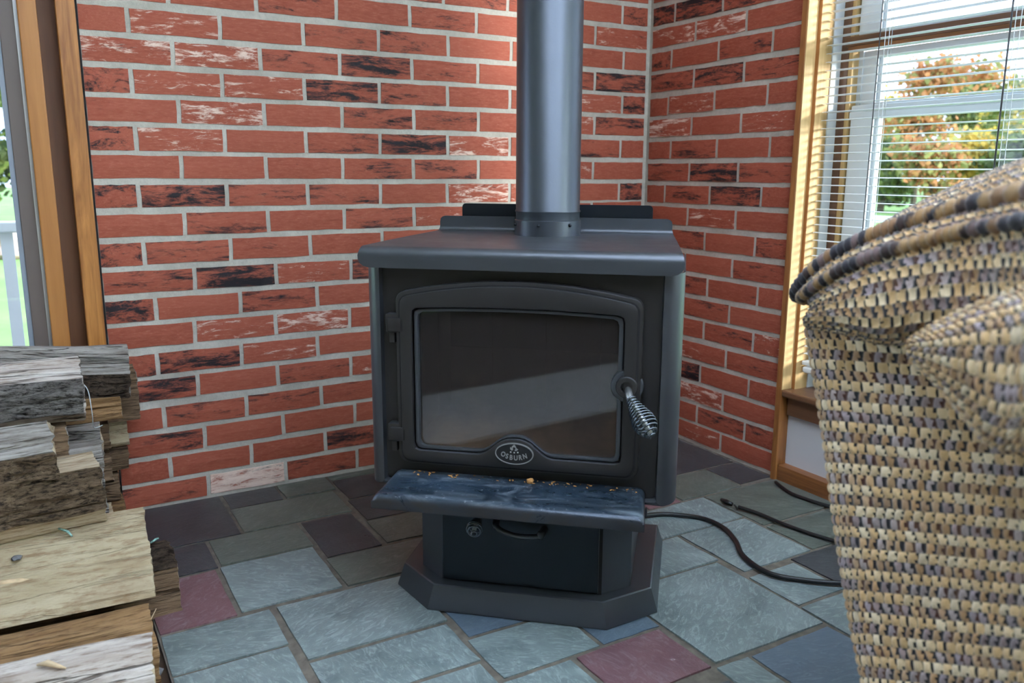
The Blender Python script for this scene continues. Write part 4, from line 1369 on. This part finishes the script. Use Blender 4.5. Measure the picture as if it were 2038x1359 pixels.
loose('wood_splinter', 'curved pale splinter on the lower edge of the flat tan log', [(-2.13, -.765, .123), (-2.09, -.775, .119), (-2.05, -.772, .123)], [.004, .009, .005], M_STRAW, 'splinter')
loose('wood_splinter', 'thin upright straw splinter on the flat tan log', [(-1.983, -.755, .130), (-1.987, -.775, .118)], [.0015, .002], M_STRAW, 'splinter')
loose('wood_splinter', 'small thin splinter hanging off the dark bark log corner', [(-1.875, -.672, .022), (-1.892, -.69, .004)], [.001, .0015], M_STRAW, 'splinter')
loose('wood_splinter', 'pale wood chip lying on the nearest whitish log', [(-2.10, -1.028, .153), (-2.085, -1.036, .156), (-2.070, -1.049, .153), (-2.058, -1.056, .149)], [.002, .006, .004, .0015], M_STRAW, 'splinter')
rk = rock('bark_flake', 'small grey bark flake between the nearest log and the slate', (-1.908, -.905, .008), .014, 4, M_FLAKE, .6)
rk['category'] = 'bark'
rk = rock('bark_flake', 'little grey stone-like flake at the left of the flat tan log', (-2.125, -.66, .198), .010, 6, M_FLAKE, .5)
rk['category'] = 'bark'

# ================================================================== CABLES
tag(tube('black_cable', catmull([(-0.72, -.76, .010), (-0.57, -0.783, .008), (-0.51, -0.811, .007), (-0.454, -0.876, .007), (-0.449, -0.95, .007), (-0.482, -1.031, .007), (-0.53, -1.107, .007), (-0.544, -1.204, .007), (-0.497, -1.272, .007), (-0.425, -1.33, .007), (-0.334, -1.373, .007), (-.2, -1.42, .007)], 8), .0065, M_RUBBER, None, 10), 'thick black cable curving from the stove base across the slate', 'cable')
cb = tag(tube('black_cable', catmull([(-0.308, -0.866, .009), (-0.29, -0.928, .007), (-0.282, -1.013, .006), (-0.269, -1.09, .006), (-0.247, -1.168, .006), (-0.225, -1.263, .006), (-.20, -1.40, .006)], 8), .0055, M_RUBBER, None, 10), 'black cable with a stubby frayed plug end on the slate', 'cable')
tube('plug', [(-.309, -.797, .008), (-.312, -.82, .009), (-.311, -.842, .009)], [.005, .008, .006], M_RUBBER, cb, 8)
tube('plug_prong', [(-.308, -.85, .009), (-.318, -.872, .006)], .003, M_RUBBER, cb, 6)
tag(tube('black_cable', catmull([(-0.052, -0.772, .006), (-0.082, -0.853, .006), (-0.081, -0.919, .006), (-0.066, -0.99, .006), (-0.04, -1.07, .006), (-.03, -1.2, .006)], 8), .0055, M_RUBBER, None, 10), 'black cable running along the oak baseboard under the window', 'cable')

# ================================================================== TWEED ARMCHAIR
SIDE = [[(-0.949,-1.627,0.751),(-1.039,-1.674,0.758),(-1.073,-1.733,0.768),(-1.086,-1.807,0.778),(-1.104,-1.9,0.789),(-1.132,-1.987,0.802),(-1.17,-2.068,0.815),(-1.219,-2.143,0.829),(-1.229,-2.343,0.829),(-1.189,-2.523,0.829),(-1.099,-2.603,0.829),(-0.669,-2.643,0.829)],[(-0.954,-1.647,0.699),(-1.044,-1.693,0.709),(-1.079,-1.751,0.722),(-1.092,-1.823,0.734),(-1.11,-1.913,0.749),(-1.137,-1.997,0.764),(-1.175,-2.076,0.781),(-1.222,-2.148,0.797),(-1.232,-2.348,0.797),(-1.192,-2.528,0.797),(-1.102,-2.608,0.797),(-0.672,-2.648,0.797)],[(-0.96,-1.671,0.639),(-1.05,-1.716,0.653),(-1.085,-1.772,0.669),(-1.098,-1.841,0.683),(-1.116,-1.928,0.701),(-1.143,-2.009,0.72),(-1.18,-2.085,0.74),(-1.226,-2.155,0.76),(-1.236,-2.355,0.76),(-1.196,-2.535,0.76),(-1.106,-2.615,0.76),(-0.676,-2.655,0.76)],[(-0.968,-1.704,0.549),(-1.058,-1.747,0.569),(-1.094,-1.801,0.59),(-1.108,-1.867,0.608),(-1.126,-1.949,0.631),(-1.152,-2.026,0.655),(-1.187,-2.098,0.68),(-1.231,-2.165,0.705),(-1.241,-2.365,0.705),(-1.201,-2.545,0.705),(-1.111,-2.625,0.705),(-0.681,-2.665,0.705)],[(-0.977,-1.731,0.468),(-1.067,-1.774,0.494),(-1.102,-1.826,0.518),(-1.116,-1.889,0.54),(-1.134,-1.967,0.567),(-1.16,-2.041,0.596),(-1.194,-2.11,0.624),(-1.236,-2.174,0.654),(-1.246,-2.374,0.654),(-1.206,-2.554,0.654),(-1.116,-2.634,0.654),(-0.686,-2.674,0.654)],[(-0.985,-1.761,0.39),(-1.075,-1.802,0.421),(-1.111,-1.852,0.449),(-1.125,-1.912,0.474),(-1.142,-1.986,0.505),(-1.168,-2.057,0.537),(-1.201,-2.122,0.57),(-1.241,-2.183,0.603),(-1.251,-2.383,0.603),(-1.211,-2.563,0.603),(-1.121,-2.643,0.603),(-0.691,-2.683,0.603)],[(-0.995,-1.797,0.3),(-1.085,-1.837,0.338),(-1.121,-1.884,0.371),(-1.135,-1.94,0.399),(-1.153,-2.01,0.434),(-1.177,-2.075,0.47),(-1.209,-2.137,0.506),(-1.247,-2.194,0.544),(-1.257,-2.394,0.544),(-1.217,-2.574,0.544),(-1.127,-2.654,0.544),(-0.697,-2.694,0.544)],[(-1.004,-1.833,0.222),(-1.094,-1.872,0.266),(-1.131,-1.916,0.302),(-1.146,-1.968,0.333),(-1.163,-2.033,0.371),(-1.187,-2.093,0.409),(-1.216,-2.15,0.449),(-1.252,-2.203,0.489),(-1.262,-2.403,0.489),(-1.222,-2.583,0.489),(-1.132,-2.663,0.489),(-0.702,-2.703,0.489)],[(-1.013,-1.866,0.152),(-1.103,-1.903,0.202),(-1.14,-1.945,0.242),(-1.155,-1.993,0.275),(-1.172,-2.053,0.315),(-1.195,-2.11,0.355),(-1.223,-2.163,0.397),(-1.257,-2.212,0.439),(-1.267,-2.412,0.439),(-1.227,-2.592,0.439),(-1.137,-2.672,0.439),(-0.707,-2.712,0.439)]]
PAD = [[(-0.985,-1.68,0.72),(-1.049,-1.702,0.739),(-1.077,-1.778,0.75),(-1.088,-1.849,0.749),(-1.104,-1.923,0.765),(-1.134,-2.008,0.781),(-1.205,-2.134,0.807),(-1.21,-2.294,0.827),(-1.175,-2.454,0.837),(-1.085,-2.534,0.807)],[(-1.0,-1.68,0.741),(-1.071,-1.7,0.759),(-1.123,-1.796,0.777),(-1.145,-1.881,0.784),(-1.166,-1.96,0.807),(-1.2,-2.042,0.823),(-1.278,-2.166,0.845),(-1.283,-2.326,0.865),(-1.248,-2.486,0.875),(-1.158,-2.566,0.845)],[(-0.997,-1.675,0.772),(-1.078,-1.716,0.782),(-1.12,-1.79,0.814),(-1.143,-1.869,0.843),(-1.165,-1.953,0.864),(-1.199,-2.035,0.88),(-1.278,-2.159,0.9),(-1.283,-2.319,0.92),(-1.248,-2.479,0.93),(-1.158,-2.559,0.9)],[(-0.987,-1.675,0.787),(-1.06,-1.689,0.792),(-1.1,-1.764,0.832),(-1.121,-1.843,0.868),(-1.143,-1.934,0.897),(-1.176,-2.016,0.918),(-1.252,-2.141,0.937),(-1.257,-2.301,0.957),(-1.222,-2.461,0.967),(-1.132,-2.541,0.937)],[(-0.969,-1.659,0.799),(-1.035,-1.656,0.791),(-1.056,-1.707,0.838),(-1.076,-1.787,0.88),(-1.089,-1.866,0.91),(-1.12,-1.967,0.938),(-1.201,-2.112,0.965),(-1.206,-2.272,0.985),(-1.171,-2.432,0.995),(-1.081,-2.512,0.965)],[(-0.907,-1.635,0.825),(-0.976,-1.629,0.814),(-0.972,-1.673,0.855),(-0.973,-1.737,0.897),(-0.981,-1.81,0.936),(-0.999,-1.889,0.966),(-1.066,-2.039,1.003),(-1.071,-2.199,1.023),(-1.036,-2.359,1.033),(-0.946,-2.439,1.003)],[(-0.822,-1.609,0.809),(-0.806,-1.566,0.804),(-0.801,-1.604,0.842),(-0.797,-1.659,0.884),(-0.799,-1.726,0.923),(-0.808,-1.799,0.959),(-0.854,-1.946,1.002),(-0.859,-2.106,1.022),(-0.824,-2.266,1.032),(-0.734,-2.346,1.002)],[(-0.725,-1.566,0.708),(-0.691,-1.541,0.701),(-0.685,-1.57,0.733),(-0.679,-1.617,0.775),(-0.676,-1.677,0.817),(-0.68,-1.752,0.857),(-0.711,-1.896,0.906),(-0.716,-2.056,0.926),(-0.681,-2.216,0.936),(-0.591,-2.296,0.906)]]
WING = [[(-1.149,-1.927,0.781),(-1.169,-1.963,0.804),(-1.194,-2.016,0.834),(-1.226,-2.078,0.862),(-1.289,-2.169,0.896),(-1.289,-2.329,0.896),(-1.249,-2.469,0.896),(-1.149,-2.549,0.896)],[(-1.158,-1.929,0.777),(-1.201,-1.986,0.798),(-1.245,-2.05,0.823),(-1.289,-2.116,0.847),(-1.368,-2.21,0.876),(-1.368,-2.37,0.876),(-1.328,-2.51,0.876),(-1.228,-2.59,0.876)],[(-1.158,-1.929,0.769),(-1.208,-1.993,0.781),(-1.259,-2.063,0.796),(-1.303,-2.128,0.809),(-1.383,-2.222,0.837),(-1.383,-2.382,0.837),(-1.343,-2.522,0.837),(-1.243,-2.602,0.837)],[(-1.155,-1.93,0.761),(-1.196,-1.99,0.76),(-1.248,-2.062,0.757),(-1.293,-2.124,0.76),(-1.376,-2.224,0.798),(-1.376,-2.384,0.798),(-1.336,-2.524,0.798),(-1.236,-2.604,0.798)],[(-1.135,-1.922,0.751),(-1.167,-1.977,0.738),(-1.207,-2.038,0.719),(-1.241,-2.093,0.709),(-1.325,-2.205,0.754),(-1.325,-2.365,0.754),(-1.285,-2.505,0.754),(-1.185,-2.585,0.754)],[(-1.1,-1.905,0.746),(-1.113,-1.947,0.732),(-1.132,-2.0,0.706),(-1.156,-2.054,0.695),(-1.222,-2.161,0.733),(-1.222,-2.321,0.733),(-1.182,-2.461,0.733),(-1.082,-2.541,0.733)]]
CH_FLIP = (True, True, True)
chair = empty('armchair', (-.85, -2.05, 0))
tag(chair, 'tweed armchair in beige, brown and mauve chunky weave at the right', 'armchair')
PAL_A = [(.78, .53, .27), (.82, .60, .34), (.70, .45, .21), (.74, .49, .24), (.84, .66, .42)]
PAL_B = [(.34, .24, .22), (.36, .28, .28), (.52, .30, .14), (.58, .36, .18), (.50, .32, .18), (.44, .27, .15), (.42, .33, .30)]
PAL_D = [(.014, .012, .013), (.020, .014, .014), (.075, .026, .014), (.10, .042, .02), (.022, .020, .022)]
def patch_eval(G, nu, nv):
    G = np.array(G, float)
    def interp(A, n):
        m = A.shape[0]
        t = np.linspace(0, m - 1, n)
        i = np.minimum(t.astype(int), m - 2)
        f = (t - i)[:, None, None]
        p0 = A[np.maximum(i - 1, 0)]; p1 = A[i]; p2 = A[i + 1]; p3 = A[np.minimum(i + 2, m - 1)]
        return .5 * (2 * p1 + (p2 - p0) * f + (2 * p0 - 5 * p1 + 4 * p2 - p3) * f ** 2 + (3 * p1 - p0 - 3 * p2 + p3) * f ** 3)
    A = interp(G, nv)
    return interp(A.transpose(1, 0, 2), nu).transpose(1, 0, 2)
def weave_field(us, vs, cu, cv, rs):
    """height and colour of the chunky weave at parameters us (cells across) and vs (rows)"""
    U, V = np.meshgrid(us, vs)
    wob = .18 * np.sin(V * 1.7) + .10 * np.sin(U * .9 + V * .6)
    U = U + wob
    r = np.clip(np.floor(V).astype(int), 0, cv - 1)
    fv = V - r
    isB = r % 2 == 1
    Us = U + np.where(isB, .5, 0) + 3
    c = np.floor(Us).astype(int); fu = Us - c
    tabA = np.array(PAL_A)[rs.randint(0, len(PAL_A), (cv + 1, cu + 12))] * rs.uniform(.85, 1.12, (cv + 1, cu + 12, 1))
    tabB = np.array(PAL_B)[rs.randint(0, len(PAL_B), (cv + 1, cu + 12))] * rs.uniform(.8, 1.2, (cv + 1, cu + 12, 1))
    tabD = np.array(PAL_D)[rs.randint(0, len(PAL_D), (cv + 1, cu + 12))]
    cc = np.clip(c, 0, cu + 11)
    wd = np.where(isB, .40, .21)
    dark = (fu < wd)
    base = np.where(isB[..., None], tabB[r, cc], tabA[r, cc])
    col = np.where(dark[..., None], np.where(isB[..., None], tabD[r, cc], np.array([.016, .014, .014])), base)
    x = np.clip((fu - wd) / (1 - wd), 0, 1)
    h = np.where(dark, -.55 + .25 * isB, np.sin(np.pi * x) ** .6) * (np.sin(np.pi * np.clip(fv, 0, 1)) ** .5)
    
    return h, col
def weave_patch(name, G, cell=.0170, rowh=.0118, k=6, seed=0, amp=.0030, flip=False):
    G = np.array(G, float)
    # length along both directions
    lu = np.linalg.norm(np.diff(G, axis=1), axis=2).sum(1).mean()
    lv = np.linalg.norm(np.diff(G, axis=0), axis=2).sum(0).mean()
    cu, cv = int(lu / cell), int(lv / rowh)
    nu, nv = cu * k + 1, cv * k + 1
    C0 = patch_eval(G, 120, 120)
    # re-parametrise by arc length so that the weave keeps its size
    su = np.concatenate([[0], np.cumsum(np.linalg.norm(np.diff(C0, axis=1), axis=2).mean(0))]); su /= su[-1]
    sv = np.concatenate([[0], np.cumsum(np.linalg.norm(np.diff(C0, axis=0), axis=2).mean(1))]); sv /= sv[-1]
    tu = np.interp(np.linspace(0, 1, nu), su, np.linspace(0, 119, 120)); tv = np.interp(np.linspace(0, 1, nv), sv, np.linspace(0, 119, 120))
    def samp(A, t):
        i = np.minimum(t.astype(int), A.shape[0] - 2); f = (t - i)[:, None, None]
        return A[i] * (1 - f) + A[i + 1] * f
    Pt = samp(samp(C0, tv).transpose(1, 0, 2), tu).transpose(1, 0, 2)
    du = np.gradient(Pt, axis=1); dv = np.gradient(Pt, axis=0)
    N = np.cross(du, dv)
    N /= np.linalg.norm(N, axis=2, keepdims=True) + 1e-12
    if flip: N = -N
    rs = np.random.RandomState(seed)
    h, _ = weave_field(np.linspace(0, cu, nu), np.linspace(0, cv, nv), cu, cv, np.random.RandomState(seed))
    _, col = weave_field((np.arange(nu - 1) + .5) / k, (np.arange(nv - 1) + .5) / k, cu, cv, np.random.RandomState(seed))
    P = Pt + N * (h * amp)[..., None]
    # sagging soft shape
    verts = P.reshape(-1, 3) - np.array(chair.location)
    idx = np.arange(nu * nv).reshape(nv, nu)
    q = np.stack([idx[:-1, :-1], idx[:-1, 1:], idx[1:, 1:], idx[1:, :-1]], -1).reshape(-1, 4)
    if flip: q = q[:, ::-1]
    me = bpy.data.meshes.new(name)
    me.from_pydata(verts.tolist(), [], q.tolist())
    at = me.attributes.new('weave', 'FLOAT_COLOR', 'FACE')
    at.data.foreach_set('color', np.concatenate([np.clip(col.reshape(-1, 3), 0, 1), np.ones(((nu - 1) * (nv - 1), 1))], 1).astype(np.float32).ravel())
    me.materials.append(M_TWEED)
    for p in me.polygons: p.use_smooth = True
    o = bpy.data.objects.new(name, me)
    link(o, chair)
    return o
def welt(name, pts, rad, seed):
    pts = catmull(pts, 40)
    bm = bmesh.new()
    sg = 10
    bm_tube(bm, [p - Vector(chair.location) for p in pts], [rad * (1 + .22 * math.sin(i * 1.0)) for i in range(len(pts))], sg)
    o = mesh_obj(name, bm, M_TWEED, chair, True)
    at = o.data.attributes.new('weave', 'FLOAT_COLOR', 'POINT')
    rg = random.Random(seed)
    tab = [rg.choice([(.30, .17, .07), (.24, .13, .06), (.03, .025, .03), (.05, .03, .025), (.17, .11, .10), (.36, .22, .10)]) for _ in range(3000)]
    nvv = len(o.data.vertices)
    cols = []
    for i in range(nvv):
        ring, s_ = divmod(i, sg)
        cols += [*tab[((ring + s_) // 6 * 7 + (s_ // 5)) % 3000], 1]
    at.data.foreach_set('color', cols)
    return o
weave_patch('side_panel', SIDE, seed=1, flip=CH_FLIP[0])
weave_patch('arm_pad', PAD, seed=2, flip=CH_FLIP[1], amp=.0032)
weave_patch('back_wing', WING, seed=3, flip=CH_FLIP[2], amp=.0034, cell=.0180, rowh=.0128)
welt('welt', [Vector(p) for p in PAD[4]], .0115, 5)
welt('welt', [Vector(p) + Vector((-.004, 0, 0)) for p in PAD[3]], .0085, 6)
def cushion(name, b, bev):
    # world-space box, rounded, as a part of the chair
    x0, x1, y0, y1, z0, z1 = b
    lx, ly, lz = chair.location
    return ss(box(name, (x0 - lx, x1 - lx, y0 - ly, y1 - ly, z0 - lz, z1 - lz), M_TWEEDP, chair, bevel=bev, seg=5), 60)
cushion('seat_cushion', (-.90, -.36, -2.42, -1.80, .26, .50), .05)
cushion('seat_base', (-1.02, -.36, -2.58, -1.86, .06, .28), .02)
cushion('inner_arm', (-1.00, -.80, -2.50, -1.80, .26, .70), .05)
cushion('far_arm', (-.38, -.14, -2.62, -1.76, .06, .74), .07)
cushion('chair_back', (-1.04, -.30, -2.68, -2.44, .20, 1.02), .08)
for x, y in ((-.10, .13), (.60, .20), (-.10, -.48), (.60, -.48)):
    box('leg', (x - .02, x + .02, y - .02, y + .02, 0, .06), M_DKWOOD, chair)
